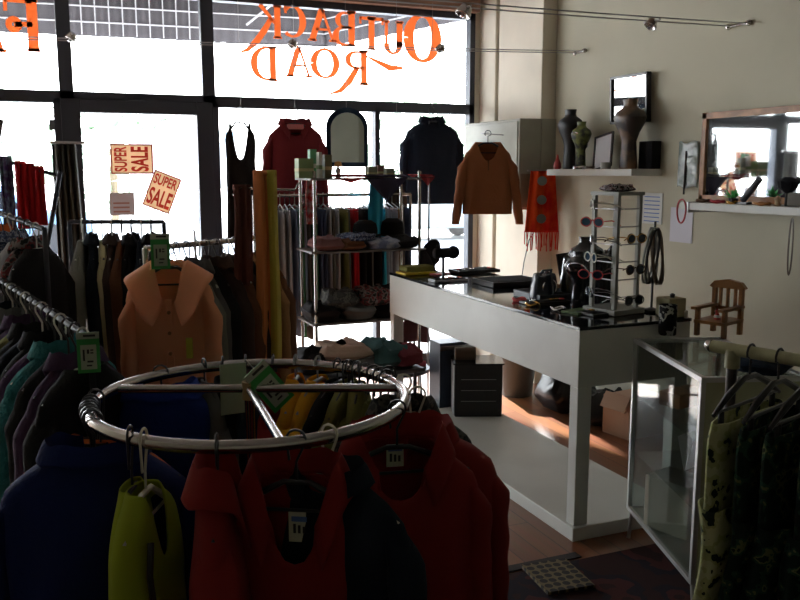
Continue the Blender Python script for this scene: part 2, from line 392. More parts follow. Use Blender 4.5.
for z in (.14, .30):
    MB().tube([FA + Vector((0, -.03, z)), FB + Vector((0, -.03, z))], .009, 6).build('purlin', pale, aw); MB().tube([FB + Vector((-.03, 0, z)), FC + Vector((-.03, 0, z))], .008, 6).build('purlin', pale, aw)
for k in range(11):
    x = .36 + k * .137; p = FA.lerp(FB, (x + 8) / 11.1); MB().tube([p + Vector((0, -.025, .01)), p + Vector((0, -.025, .53))], .007, 6).build('pale_rib', pale, aw)
MB().tube([FB + Vector((-1.0, -.4, .12)), FB + Vector((-.6, -.6, .45))], .012, 6).build('brace', pale, aw)
def bush(name, label, c, r, h, m):
    mb = MB(); rr = random.Random(int(c[0] * 10) + 5)
    for k in range(260):
        a = rr.uniform(0, 2 * PI); q = rr.random() ** .5; z = rr.uniform(.1, 1) * h; s = r * q * (1.1 - .5 * z / h)
        p = Vector((c[0] + s * math.cos(a), c[1] + s * .6 * math.sin(a), z)); M = Matrix.Rotation(rr.uniform(0, 6), 3, (rr.random(), rr.random(), .3))
        g = .22
        mb.add([p + M @ Vector(v) * g for v in ((-1, -.5, 0), (1, -.5, .2), (1, .5, 0), (-1, .5, .3))], [(0, 1, 2, 3)])
    t = thing(name, label, 'tree', (0, 0, -.05)); mb.build('foliage', m, t); MB().tube([(c[0], c[1], 0), (c[0], c[1], h * .6)], .12).build('trunk', mat('bark', (.2, .15, .1), .9), t)
LEAF = mat('leaves', (.26, .34, .24), .8)
bush('street_tree', 'pale green tree across the road behind the left window', (-2.2, 27), 2.6, 4.2, LEAF)
bush('street_tree', 'pale green tree across the road behind the door glass', (2.2, 29), 2.8, 3.9, LEAF)
bush('street_tree', 'pale green tree across the road right of the arched mirror', (13.5, 30), 3.0, 4.4, LEAF)
def car(x, y, rz, label, m):
    t = thing('car', label, 'car', (x, y, -.05), rz)
    prof = [(-2.1, .3), (-2.1, .75), (-1.7, .9), (-1.2, 1.35), (.5, 1.38), (1.1, .92), (2.0, .8), (2.15, .5), (2.1, .3)]
    M = Matrix.Rotation(PI / 2, 4, 'X')
    MB().prism(prof, -.8, .8, M).build('body', m, t, bevel=.06)
    MB().prism([(-1.25, .92), (-1.05, 1.3), (.42, 1.32), (.9, .92)], -.82, .82, M).build('side_windows', BLKGLASS, t)
    for wx in (-1.3, 1.3):
        for wy in (-.78, .78): MB().lathe([(.2, -.1), (.32, -.1), (.32, .1), (.2, .1)], (wx, wy, .32), 16, Matrix.Rotation(PI / 2, 3, 'X')).build('wheel', BLACKP, t)
car(-1.2, 19, 0, 'pale blue car parked across the road, seen through left window', mat('car_blue', (.10, .18, .28), .3))
car(8.6, 19, 0, 'pale grey car parked across the road, right of the shelf unit', mat('car_grey', (.2, .24, .25), .3))
t = thing('bus_shelter', 'small flat-roofed white shelter across the road behind the door', 'shelter', (3.35, 22, -.05))
MB().b2((-1.3, -.7, 2.45), (1.3, .7, 2.6)).build('roof', mat('shelter_blue', (.25, .4, .45), .5), t, smooth=False)
for x in (-1.2, 1.2):
    for y in (-.6, .6): MB().b2((x - .04, y - .04, 0), (x + .04, y + .04, 2.45)).build('post', ALU, t, smooth=False)
MB().b2((-1.2, .55, 1.2), (1.2, .6, 2.4)).build('back_panel', mat('shelter_panel', (.6, .62, .62), .5), t, smooth=False)

# ------------------------------------------------------------------ counter and its platform
CX0, CX1, CY0, CY1 = 2.06, 2.65, 2.95, 5.08
t = thing('sales_counter', 'long white counter with black glass top and square legs', 'counter', (0, 0, .065))
zz = .065
MB().b2((CX0, CY0, .685 - zz), (CX1, CY1, .935 - zz)).build('body', WHITEPAINT, t, smooth=False, bevel=.004)
MB().b2((CX0 - .003, CY0 - .003, .935 - zz), (CX1 + .003, CY1 + .003, .95 - zz)).build('top', BLKGLASS, t, smooth=False, bevel=.002)
for x in (CX0 + .002, CX1 - .072):
    for y in (CY0 + .002, CY1 - .062): MB().b2((x, y, 0), (x + .07, y + .06, .685 - zz)).build('leg', WHITEPAINT, t, smooth=False, bevel=.003)
o = MB().b2((CX0 - .01, CY0 - .01, 0), (CX1, CY1 + .05, .063)).build('counter_platform', WHITEPAINT, smooth=False, bevel=.004)
tag(o, 'low white platform on the floorboards under the counter legs', 'platform')
# rug and mat
tag(MB().b2((-1.2, -.5, .0), (3.2, 2.78, .006)).build('floor_rug', RUG, smooth=False), 'dark red patterned rug in front of the counter', 'rug')
m_ = bpy.data.materials.new('mat_pattern'); m_.use_nodes = True; n = m_.node_tree.nodes; l = m_.node_tree.links
tc = n.new('ShaderNodeTexCoord'); vo = n.new('ShaderNodeTexVoronoi'); vo.inputs['Scale'].default_value = 26; vo.inputs['Randomness'].default_value = .15
r = n.new('ShaderNodeValToRGB'); r.color_ramp.interpolation = 'CONSTANT'; r.color_ramp.elements[0].color = (.02, .015, .012, 1); r.color_ramp.elements[1].position = .42; r.color_ramp.elements[1].color = (.16, .12, .055, 1)
l.new(tc.outputs['Object'], vo.inputs['Vector']); l.new(vo.outputs['Distance'], r.inputs[0]); l.new(r.outputs[0], n['Principled BSDF'].inputs['Base Color']); n['Principled BSDF'].inputs['Roughness'].default_value = .85
vo.distance = 'EUCLIDEAN'
MM = MB().box((0, 0, 0), (.20, .24, .012)).build('door_mat', m_, smooth=False, loc=(1.80, 2.68, .013)); MM.rotation_euler = (0, 0, -.1)
tag(MM, 'small yellow honeycomb mat on the rug before the counter', 'mat')

# ------------------------------------------------------------------ wall fittings, right
t = thing('meter_box', 'grey painted electrical meter box on the pilaster', 'meter box', (3.38, 5.4, 1.32))
MB().b2((-.18, 0, 0), (0, .86, .655)).build('body', CABGREY, t, smooth=False, bevel=.006)
MB().b2((-.188, .02, .02), (-.18, .84, .635)).build('door', CABGREY, t, smooth=False, bevel=.004)
MB().b2((-.17, -.006, .02), (-.01, 0, .26)).build('lower_panel', mat('brown_panel', (.22, .17, .12), .6), t, smooth=False)
MB().b2((3.38, 5.39, 1.32), (3.5, 5.41, 1.975)).build('mounting_plate', CABGREY, None, smooth=False).parent = t
t.children[-1].matrix_parent_inverse = Matrix.Translation(-t.location)

def shelf(label, x0, y0, y1, ztop, th):
    o = MB().b2((x0, y0, ztop - th), (XW, y1, ztop)).build('wall_shelf', WHITEPAINT, smooth=False, bevel=.003)
    return tag(o, label, 'shelf')
shelf('short white floating shelf below the small black-framed mirror', 3.27, 4.21, 5.14, 1.612, .042)
sh2 = thing('wall_shelf', 'long white floating shelf below the wood-framed mirror', 'shelf', (0, 0, 0))
MB().b2((3.27, 2.5, 1.39), (XW, 3.78, 1.43)).build('board', WHITEPAINT, sh2, smooth=False, bevel=.003)
for y in (3.70, 2.75): MB().b2((3.264, y, 1.375), (XW, y + .016, 1.432)).build('bracket', STEEL, sh2, smooth=False)

def framed(name, label, cat, c, w_, h_, fr, fm, im, lean, depth=.02, iname='mirror_glass', ry=0):
    """a framed panel facing -X; its foot swings out by `lean`"""
    t = thing(name, label, cat, c); t.rotation_euler = (ry, lean, 0)
    f = MB()
    for s in (-1, 1):
        f.b2((-depth, s * (w_ / 2 - fr), 0), (0, s * w_ / 2, h_))
    f.b2((-depth, -w_ / 2, 0), (0, w_ / 2, fr)); f.b2((-depth, -w_ / 2, h_ - fr), (0, w_ / 2, h_))
    f.build('frame', fm, t, smooth=False, bevel=.002)
    MB().b2((-depth * .6, -w_ / 2 + fr, fr), (-.001, w_ / 2 - fr, h_ - fr)).build(iname, im, t, smooth=False)
    return t
framed('wall_mirror', 'large wood-framed mirror leaning on the long shelf', 'mirror', (3.48, 3.30, 1.432), 1.08, .49, .035, ORANGEW, mm, .0, .025)
framed('wall_mirror', 'small black-framed square mirror hung above the short shelf', 'mirror', (3.485, 4.50, 1.90), .37, .30, .016, BLACKP, mm, -.04, .035)
framed('picture_frame', 'thin black-framed white card leaning on the short shelf', 'picture frame', (3.36, 4.62, 1.613), .17, .235, .014, BLACKP, PAPER, .12, .012, 'card').rotation_euler = (-.22, .25, .1)

# busts and boxes on the short shelf
def bust(x, y, z, h, m, label, tilt=0, fat=.9):
    t = thing('jewellery_bust', label, 'display bust', (x, y, z), tilt)
    prof = [(.0, 0), (.042, 0), (.045, .03), (.040, .2), (.036, .4), (.05, .52), (.072, .64), (.082, .74), (.07, .82), (.04, .88), (.034, .92), (.038, 1.0), (.0, 1.0)]
    MB().lathe([(r * fat * h / .27, q * h) for r, q in prof], n=20, sx=.7).build('bust', m, t)
    mb = MB(); mb.tube([(-.05 * math.cos(a) * 1.0 - .01, .06 * math.sin(a) * fat, h * .62 + .05 * math.cos(a)) for a in [2 * PI * k / 20 for k in range(20)]], .005, 6, closed=True); mb.build('necklace', SILVER, t)
    return t
bust(3.36, 5.0, 1.613, .40, mat('black_satin', (.008, .008, .009), .45, 0, .3), 'tall black display bust at the far end of the short shelf')
bust(3.34, 4.84, 1.613, .31, mat('black_green', (.012, .014, .008), .5, 0, .3, col2=(.12, .14, .03), vscale=18), 'short black display bust with green beads on the short shelf')
bust(3.36, 4.36, 1.613, .42, mat('bronze_black', (.018, .013, .010), .42, 0, .4, col2=(.16, .08, .03), vscale=5), 'tall bronze-black display bust in front of the small mirror', fat=.95)
tag(MB().b2((3.42, 4.215, 1.613), (3.49, 4.34, 1.78)).build('display_box', BLACKV, smooth=False, bevel=.004), 'black square display box at near end of the short shelf', 'box')
tag(MB().lathe([(.03, 0), (.032, .002), (.032, .04), (.028, .042)], (3.31, 4.52, 1.613), 16).build('small_jar', GREYP), 'small grey round jar on the short shelf', 'jar')
tag(MB().lathe([(.02, 0), (.028, .01), (.025, .04), (.01, .07), (.004, .1)], (3.33, 5.1, 1.613), 14).build('ornament', mat('red_orn', (.35, .03, .03), .4)), 'small red pointed ornament at far end of the short shelf', 'ornament')
tag(MB().tube([(3.3 + .03 * math.cos(k), 4.80 + .045 * math.sin(k), 1.62 + .004 * (k % 3)) for k in [i * .5 for i in range(36)]], .006, 6).build('coiled_necklace', SILVER), 'coiled silver necklace lying on the short shelf', 'necklace')
tag(MB().tube([(3.3 + .025 * math.cos(k), 4.68 + .035 * math.sin(k), 1.62 + .003 * (k % 3)) for k in [i * .5 for i in range(30)]], .006, 6).build('coiled_necklace', mat('dark_beads', (.1, .07, .05), .3)), 'coiled dark bead necklace beside the leaning card', 'necklace')

# on the long shelf
def necklace(x, y, z, r, m, label, flat=True, sy=1.0):
    pts = [(x + r * .7 * math.cos(a), y + r * sy * math.sin(a), z + .004 * math.sin(3 * a)) for a in [2 * PI * k / 24 for k in range(24)]]
    return tag(MB().tube(pts, .007, 6, closed=True).build('necklace', m), label, 'necklace')
zs = 1.44
red = mat('red_beads', (.4, .03, .04), .3)
rope = MB().tube([(3.262, 3.75 + .035 * math.cos(a), 1.39 + (.055 if math.sin(a) > 0 else .075) * math.sin(a)) for a in [2 * PI * k / 20 for k in range(20)]], .005, 6, closed=True)
tag(rope.build('necklace', red), 'red cord necklace hanging over the far end of the long shelf', 'necklace')
necklace(3.33, 3.66, zs, .04, mat('brown_beads', (.12, .06, .03), .4), 'brown bead necklace on the far end of the long shelf')
necklace(3.32, 3.54, zs, .04, red, 'dark red bead necklace left of the green plant')
t = thing('artificial_plant', 'small bright green plastic plant in front of the big mirror', 'plant', (3.33, 3.44, 1.431))
mb = MB(); rr = random.Random(2)
for k in range(22):
    a = rr.uniform(0, 6.3); e = rr.uniform(.3, 1.3); L = rr.uniform(.04, .08); dv = Vector((math.cos(a) * math.cos(e), math.sin(a) * math.cos(e), math.sin(e))); sd_ = norm(dv.cross(Vector((0, 0, 1)))) * .01
    mb.add([dv * .01 + Vector((0, 0, .02)), dv * L * .6 + sd_ + Vector((0, 0, .02)), dv * L + Vector((0, 0, .015)), dv * L * .6 - sd_ + Vector((0, 0, .02))], [(0, 1, 2, 3)])
mb.build('leaves', mat('plastic_green', (.03, .4, .06), .4), t, solid=.001); MB().lathe([(.02, 0), (.026, .03)], n=12).build('pot', BLACKP, t)
def slab(name, label, cat, c, d, rot, m, group=None):
    o = MB().box((0, 0, 0), d).build(name, m, smooth=False, bevel=min(d) * .15, loc=c); o.rotation_euler = rot; return tag(o, label, cat, group)
t = thing('bracelet_stand', 'dark leaning bracelet roll on a stand in front of mirror', 'display stand', (3.33, 3.32, 1.431))
MB().tube([(0, .055, .02), (0, -.05, .13)], .017, 12).build('roll', mat('dark_roll', (.03, .03, .04), .5), t); MB().b2((-.03, 0, 0), (.03, .08, .012)).build('base', BLACKP, t, smooth=False)
t = thing('display_stand', 'black faceted display piece right of the bracelet roll', 'display stand', (3.34, 3.10, 1.431))
MB().tube([(0, 0, 0), (0, 0, .08)], .012).build('stem', BLACKP, t); MB().lathe([(.01, .06), (.045, .09), (.05, .12), (.02, .14)], n=6).build('head', BLACKV, t)
slab('stone_block', 'rough grey stone-like block on the long shelf', 'ornament', (3.34, 3.01, 1.465), (.07, .12, .065), (0, 0, .3), mat('stone', (.2, .19, .17), .9, bump=.6, bscale=20))
slab('trinket_box', 'brown wooden trinket box at the near end of the long shelf', 'box', (3.34, 2.93, 1.452), (.06, .07, .04), (0, 0, -.2), mat('brown_box', (.12, .06, .03), .5))
necklace(3.30, 3.22, zs, .045, mat('orange_beads', (.35, .15, .04), .4), 'orange bead necklace below the bracelet roll')
necklace(3.30, 3.42, zs, .03, GOLD, 'thin gold necklace beside the green plant')
tag(MB().lathe([(.012, 0), (.018, .004), (.012, .02), (.02, .035), (.005, .05)], (3.30, 3.12, 1.431), 12).build('figurine', mat('tan', (.4, .28, .16), .6)), 'tiny tan figurine before the black display piece', 'figurine')

# plastic bag hung by the mirror
def bagf(u, v):
    x = -.012 - .018 * math.sin(PI * u) * (1 - .3 * v) + .006 * noise.noise(Vector((u * 4, v * 6, 1))); return (x, (u - .5) * .17, -.26 * v + .008 * math.sin(u * 9))
t = thing('plastic_bag', 'clear grey-green plastic bag hanging left of the wood-framed mirror', 'bag', (3.49, 3.96, 1.765))
MB().grid(bagf, 14, 18).build('film', mat('bag_film', (.22, .27, .25), .2, 0, .6, bump=.6, bscale=18, col2=(.45, .5, .5), vscale=12), t, solid=.002)
MB().tube([(-.03, 0, -.05), (-.035, 0, -.3)], .006).build('dark_strap', BLACKP, t)
def wallpaper(label, y0, y1, z0, z1, m, lines):
    t = thing('wall_notice', label, 'notice', (3.497, (y0 + y1) / 2, (z0 + z1) / 2)); W = y1 - y0; Hh = z1 - z0
    MB().b2((-.002, -W / 2, -Hh / 2), (.002, W / 2, Hh / 2)).build('sheet', m, t, smooth=False)
    if lines:
        b = MB()
        for k in range(7): b.b2((-.0032, -W * .38, Hh * .36 - k * .025), (-.002, W * .38, Hh * .36 - k * .025 + .006))
        b.build('printed_lines', BLUEINK, t, smooth=False)
wallpaper('framed white notice with blue lines beside sunglasses stand', 4.19, 4.38, 1.275, 1.465, mat('notice', (.5, .52, .5), .5), True)
wallpaper('plain pale paper taped below the far end of long shelf', 3.92, 4.11, 1.18, 1.385, mat('notice2', (.55, .54, .6), .7), False)

# cables and spot lamps overhead
def cable(a, b, label, sag=.02):
    t = thing('cable_pair', label, 'cable light wire', (0, 0, 0)); a = Vector(a); b = Vector(b)
    d = norm(b - a); s = Vector((-d.y, d.x, 0)) * .05
    for q in (-1, 1):
        MB().tube([a.lerp(b, k / 12) + s * q - Vector((0, 0, sag * 4 * (k / 12) * (1 - k / 12))) for k in range(13)], .0035, 6).build('wire', STEEL, t)
    for k, p in enumerate((b,)):
        mb = MB(); e = p - d * .02; mb.tube([p - s * 1.5, p + s * 1.5], .008); mb.lathe([(.0, -.018), (.016, -.01), (.018, 0), (.016, .01), (0, .018)], p - s * 1.5, 10); mb.lathe([(.0, -.018), (.016, -.01), (.018, 0), (.016, .01), (0, .018)], p + s * 1.5, 10)
        mb.build('wall_anchor', CHROME, t)
    return t
cable((-.6, 3.75, 2.40), (3.49, 3.64, 2.372), 'near pair of overhead steel cables ending above the wood mirror')
L2a = at(0, 34, Z=2.4); L2a = L2a + (L2a - at(580, 52, X=3.49)) * .66; L2b = at(580, 52, X=3.49)
cable(L2a, L2b, 'far pair of overhead steel cables ending above the short shelf')
tag(MB().tube([(-.6, 3.75, 2.40), (-.6, 3.75, ZC)], .006).build('ceiling_rod', STEEL), 'thin steel rod from ceiling holding the near cables', 'rod')
def spot(p, label, s=.72):
    t = thing('spot_lamp', label, 'lamp', p)
    MB().lathe([(.012, .03), (.03, .022), (.042, -.01), (.045, -.03), (.04, -.032), (.02, -.01)], n=18, M=Matrix.Scale(s, 3) @ Matrix.Rotation(.5, 3, 'Y')).build('reflector', CHROME, t)
    MB().tube([(0, -.06, .01), (0, .06, .01)], .006).build('crossbar', STEEL, t)
    MB().lathe([(.0, -.04), (.012, -.035), (.014, -.01), (0, 0)], n=10, M=Matrix.Rotation(.5, 3, 'Y')).build('bulb', SILVER, t)
spot(at(465, 10, Y=3.70), 'chrome spot lamp on near cables beside the window post', .85); spot(at(652, 23, Y=3.66), 'chrome spot lamp on near cables above the small mirror')
for px, lb in ((72, 'left, by the door post'), (293, 'middle, in front of the lettering'), (441, 'right, beside the big letter O')):
    p = at(px, 34 + (px * .031), Z=2.395); spot(p, 'chrome spot lamp on far cables, ' + lb)

# ------------------------------------------------------------------ garments
def hanger(mb, w_=.40, drop=.0, r=.006, hook=True):
    if hook: mb.tube([(0, 0, -.08), (0, 0, -.035)] + [(0 + .022 * math.sin(a), 0, -.004 + -.014 + .022 * math.cos(a)) for a in [PI * .75 - i * PI * 1.35 / 8 - .4 for i in range(9)]][::1], .0032, 6)
    h = w_ / 2
    mb.tube([(-h, 0, -.155), (-h * .6, 0, -.115), (-.03, 0, -.083), (.03, 0, -.083), (h * .6, 0, -.115), (h, 0, -.155)], [r * .7, r * 1.2, r, r, r * 1.2, r * .7], 8)
    mb.tube([(-h * .92, 0, -.15), (h * .92, 0, -.15)], r * .6, 6)
def pl(tbl, z):
    for i in range(len(tbl) - 1):
        a, b = tbl[i], tbl[i + 1]
        if z <= b[0] + 1e-9:
            k = (z - a[0]) / (b[0] - a[0] + 1e-9); k = max(0, min(1, k)); return [a[j] + (b[j] - a[j]) * k for j in range(1, len(a))]
    return tbl[-1][1:]
def body_mesh(W, L, T, dip=.05, flare=1.0, seed=0, folds=.2, n=36, rows=26, nk=.32, both=False):
    ph = random.Random(seed).uniform(0, 6)
    tbl = [(0, .34, .8), (.025, .42, 1.0), (.05, .72, 1.0), (.085, .93, 1.0), (.13, 1.0, 1.1), (.22, .97, 1.15), (.5, .93 * (1 + flare) / 2, 1.1), (1.0, flare, 1.15)]
    def f(u, v):
        s = v ** 1.6 * L                                  # depth below the neck
        hw, ht = pl([(q[0] * (L if q[0] > .3 else .6), q[1], q[2]) for q in tbl], s) if False else pl([(0, nk, .85), (.02, nk + .1, .95), (.05, .72, 1.0), (.085, .92, 1.0), (.125, 1.0, 1.05), (.2, .98, 1.15), (L * .55, .93 * (1 + flare) / 2, 1.1), (L, flare, 1.1)], s)
        a = 2 * PI * u; c, sn = math.cos(a), math.sin(a)
        ex = .75; x = math.copysign(abs(c) ** ex, c) * hw * W / 2
        k = min(1, s / .35)
        y = math.copysign(abs(sn) ** .8, sn) * T / 2 * ht * (1 + folds * k * math.sin(5 * a + ph) + .5 * folds * k * math.sin(9 * a + ph * 2 + s * 4))
        x += .012 * k * noise.noise(Vector((u * 5, s * 4, seed)))
        z = -.075 - s
        if s < .3 and sn < -.05: z -= dip * (-sn) ** 3 * (1 - s / .3) ** 1.2
        if both and s < .3 and sn > .05: z -= dip * sn ** 3 * (1 - s / .3) ** 1.2
        y += .012 * noise.noise(Vector((c * 2, s * 6 + seed, sn))) * k
        return (x, y, z)
    return MB().grid(f, n, rows, True)
def sleeve_mesh(sd, W, T, SL, seed, lift=.0, r0=.068, r1=.045):
    rr = random.Random(seed + sd * 3 + 5); x0 = sd * (W / 2 - .045); N = 16; out = rr.uniform(.01, .04) + lift; fy = rr.uniform(-.02, .02)
    def f(u, v):
        q = v; a = 2 * PI * u
        rx = (r0 + (r1 - r0) * q) * (0.35 + .65 * min(1, q * 6)); ry = rx * .8
        cx = x0 + sd * (.035 * min(1, q * 6) + out * q); cz = -.148 - SL * q; cy = fy * q
        wr = 1 + .08 * math.sin(q * 26 + seed) * (q > .15)
        return (cx + rx * .62 * wr * math.cos(a), cy + ry * math.sin(a) * min(1, .6 + T / .25), cz - .02 * sd * math.cos(a) * (1 - q))
    return MB().grid(f, 16, N + 8, True)
def collar_mesh(kind, T, W, dip, nk):
    """standing or folded collar around the neck opening"""
    rx, ry = nk * W / 2 * 1.02, T / 2 * .87
    hh, fl, gap = {'fleece': (.055, .032, .42), 'shirt': (.032, .02, .28), 'wide': (.012, .095, .22), 'band': (.02, .0, .2)}[kind]
    def f(u, v):
        a = -PI / 2 + gap + u * (2 * PI - 2 * gap); c, s = math.cos(a), math.sin(a)
        fr = max(0, -s)
        if v < .5: q = v * 2; up = hh * q; o = .014 * q
        else: q = (v - .5) * 2; up = hh - q * (hh * 1.1 + fl * .5); o = .014 + fl * q
        zb = -.075 - dip * fr ** 3
        return (math.copysign(abs(c) ** .75, c) * (rx + o), math.copysign(abs(s) ** .8, s) * (ry + o * .8), zb + up - fr ** 3 * .02 * (v > .5) + .004 * math.sin(a * 7))
    return MB().grid(f, 40, 11)
def garment(name, label, cat, loc, rz, m, kind='jacket', W=.42, L=.62, T=.11, sleeves=.52, collar=None, dip=.03, flare=1.02, seed=0, hm=None, group=None, extra=None, folds=.18, lift=0, hw=None, cm=None, drop=.03, nk=None, both=False):
    nk = nk or (.46 if collar == 'fleece' else .34)
    t = thing(name, label, cat, loc, rz, group); dz = Vector((0, 0, -drop))
    if hm is not False:
        h = MB(); hanger(h, hw or W * .88, r=.007); h.v = [(x, y, z - drop * (z < -.03)) for x, y, z in h.v]; h.build('hanger', hm or BLACKP, t)
    body_mesh(W, L, T, dip, flare, seed, folds, nk=nk, both=both).build('body', m, t, solid=.004, loc=dz)
    if sleeves:
        for s in (-1, 1): sleeve_mesh(s, W, T, sleeves, seed, lift).build('sleeve', m, t, solid=.003, loc=dz)
    if collar: collar_mesh(collar, T, W, dip, nk).build('collar', cm or m, t, solid=.006, loc=dz)
    if extra:
        k0 = set(t.children); extra(t)
        for c in set(t.children) - k0: c.location.z -= drop
    return t

def label_patch(t, x=0, y=.03, z=-.13, w_=.045, h_=.06):
    p = MB().b2((x - w_ / 2, y - .002, z - h_ / 2), (x + w_ / 2, y, z + h_ / 2)).build('neck_label', mat('label_cream', (.5, .5, .36), .7), t, smooth=False)
    p['label'] = 'cream size label inside the collar'
    b = MB()
    for k in range(3): b.b2((x - .014 + k * .011, y - .0035, z - .016), (x - .008 + k * .011, y - .002, z + .006 - .003 * k))
    b.build('label_print', BLACKINK, p, smooth=False)
    MB().b2((x - .018, y - .0035, z + .012), (x + .018, y - .002, z + .024)).build('label_stripe', BLUEINK, p, smooth=False)

# --- foreground round rack
RC = Vector((.49, 2.19, 1.0)); RR = .41
t = thing('round_clothes_rack', 'round chrome clothes rack in the foreground', 'clothes rack', (RC.x, RC.y, 0))
MB().tube([(RR * math.cos(a), RR * math.sin(a), 1.0) for a in [2 * PI * k / 64 for k in range(64)]], .016, 12, closed=True).build('ring', CHROME, t)
def rim(px, py):
    p = at(px, py, Z=1.0) - RC; a = math.atan2(p.y, p.x); return a
aL, aR = rim(100, 388), rim(398, 388)
PL = Vector((RR * math.cos(aL), RR * math.sin(aL), 1.0)); PR = Vector((RR * math.cos(aR), RR * math.sin(aR), 1.0))
MB().tube([PL, PR], .012, 10).build('crossbar', CHROME, t)
mid = PL.lerp(PR, .47); fr_ = at(272, 428, Z=1.0) - Vector((RC.x, RC.y, 0)); fr_.z = 1.0; fr_ = Vector((fr_.x, fr_.y, 1)); fr2 = Vector((RR * fr_.x / fr_.xy.length, RR * fr_.y / fr_.xy.length, 1.0))
MB().tube([mid, fr2], .011, 10).build('crossbar', CHROME, t)
MB().tube([mid + Vector((0, 0, .02)), mid * 1 - Vector((0, 0, .98))], .014, 10).build('post', CHROME, t)
MB().tube([mid + Vector((0, 0, -.03)), mid + Vector((0, 0, .02))], .02, 12).build('joint', mat('brass_joint', (.4, .28, .12), .4, .7), t)
for k in range(4):
    a = k * PI / 2 + .4; b = Vector((mid.x + .38 * math.cos(a), mid.y + .38 * math.sin(a), .02)); MB().tube([Vector((mid.x, mid.y, .1)), b], .012).build('leg', CHROME, t)
def on_ring(px, py):
    a = rim(px, py); return Vector((RC.x + RR * math.cos(a), RC.y + RR * math.sin(a), 1.025))
def on_ang(deg): a = math.radians(deg); return Vector((RC.x + RR * math.cos(a), RC.y + RR * math.sin(a), 1.025))

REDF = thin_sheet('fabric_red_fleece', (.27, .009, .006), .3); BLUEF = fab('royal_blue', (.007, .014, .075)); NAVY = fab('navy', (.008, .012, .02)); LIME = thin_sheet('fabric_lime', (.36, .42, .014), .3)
YEL = thin_sheet('fabric_yellow', (.80, .38, .01), .35); OLIVE = fab('olive', (.16, .15, .045)); ORANGE = fab('orange', (.55, .12, .03)); PEACH = thin_sheet('fabric_apricot', (.88, .42, .22), .38)
BLK = fab('black', (.012, .011, .012)); TEAL = fab('teal', (.03, .16, .17), bump=.8); PURP = fab('dark_purple', (.05, .025, .06)); DBROWN = fab('dark_brown', (.055, .035, .028)); BROWN = fab('brown', (.13, .055, .028))
GREY = fab('dark_grey', (.10, .10, .095)); OGREY = fab('olive_grey', (.17, .17, .135)); LGREY = fab('light_grey', (.36, .37, .40)); MAROON = fab('maroon', (.16, .02, .025)); CREAM = fab('cream', (.45, .4, .22)); TAN = fab('tan', (.33, .17, .07))
RUST = fab('rust_brown', (.24, .085, .035)); REDS = fab('bright_red', (.5, .015, .02)); SKY = fab('sky_blue', (.05, .45, .65)); DENIM = fab('denim', (.06, .08, .14)); GREENF = fab('bottle_green', (.03, .14, .06)); ORY = fab('orange_cloth', (.75, .25, .04)); YELS = fab('mustard', (.55, .42, .05))
CAMH = mat('padded_hanger', (.50, .47, .36), .7, bump=.5, bscale=40)

ring_g = 'clothes on the round rack'
R_ = math.radians
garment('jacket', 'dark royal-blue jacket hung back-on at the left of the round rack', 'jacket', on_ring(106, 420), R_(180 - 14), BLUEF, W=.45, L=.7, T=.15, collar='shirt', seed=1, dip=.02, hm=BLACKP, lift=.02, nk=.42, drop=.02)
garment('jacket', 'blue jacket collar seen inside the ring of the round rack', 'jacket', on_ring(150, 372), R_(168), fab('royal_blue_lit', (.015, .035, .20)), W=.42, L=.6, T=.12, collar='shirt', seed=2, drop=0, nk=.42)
garment('jacket', 'orange-red jacket shoulder at the far left of the round rack', 'jacket', on_ring(84, 400), R_(150), ORANGE, W=.44, L=.62, T=.07, seed=3, drop=.05)
def vest_extra(t):
    MB().tube([(-.10, -.045, -.16), (-.14, -.055, -.22), (-.13, -.06, -.32), (-.10, -.055, -.5)], .007, 6).build('dark_piping', BLACKP, t)
garment('safety_vest', 'front lime-yellow sleeveless vest on pale hanger at rack front', 'vest', on_ring(164, 433), R_(63), LIME, W=.30, L=.62, T=.09, sleeves=0, dip=.16, seed=4, hm=CAMH, flare=1.15, extra=vest_extra, drop=.06)
garment('safety_vest', 'second lime-yellow sleeveless vest just left of the first vest', 'vest', on_ring(155, 430), R_(68), LIME, W=.29, L=.58, T=.05, sleeves=0, dip=.16, seed=14, hm=BLACKP, flare=1.1, drop=.06)
garment('fleece_jacket', 'red fleece jacket hung edge-on beside the lime vests', 'jacket', on_ring(222, 440), R_(74), REDF, W=.32, L=.66, T=.09, sleeves=.5, collar='fleece', nk=.40, dip=.12, seed=5, folds=.25)
garment('fleece_jacket', 'red fleece jacket facing forward with open collar at rack front', 'jacket', on_ring(294, 440), R_(-30), REDF, W=.34, L=.68, T=.08, sleeves=.5, collar='fleece', nk=.5, dip=.19, seed=6, folds=.16, drop=.035, extra=lambda t: label_patch(t, 0.0, .016, -.195, .05, .075))
garment('jacket', 'dark navy jacket on cream padded hanger between red fleeces', 'jacket', on_ring(328, 436), R_(-54), NAVY, W=.42, L=.66, T=.10, collar='shirt', seed=7, hm=CAMH, drop=.04)
garment('fleece_jacket', 'large red fleece jacket with wide collar at rack right', 'jacket', on_ring(402, 412) , R_(-12), REDF, W=.43, L=.68, T=.13, sleeves=.52, collar='fleece', dip=.13, seed=8, drop=.035, extra=lambda t: label_patch(t, -.0, .03, -.115))
garment('fleece_jacket', 'red fleece jacket behind the large one, rightmost on the rack', 'jacket', on_ring(408, 402) + Vector((.05, .03, 0)), R_(-16), REDF, W=.44, L=.66, T=.15, sleeves=.52, collar='shirt', seed=9, hm=CAMH, drop=.045)
garment('jacket', 'grey mottled jacket behind the red fleeces at rack right', 'jacket', on_ring(406, 390) + Vector((.03, .06, 0)), R_(-14), GREYMOT, W=.42, L=.6, T=.12, collar='shirt', seed=10, hm=CAMH, drop=.03)
garment('jacket', 'dark olive jacket at the right rear of the round rack', 'jacket', on_ring(396, 382) + Vector((.02, .08, 0)), R_(-6), OLIVE, W=.40, L=.58, T=.10, seed=11)
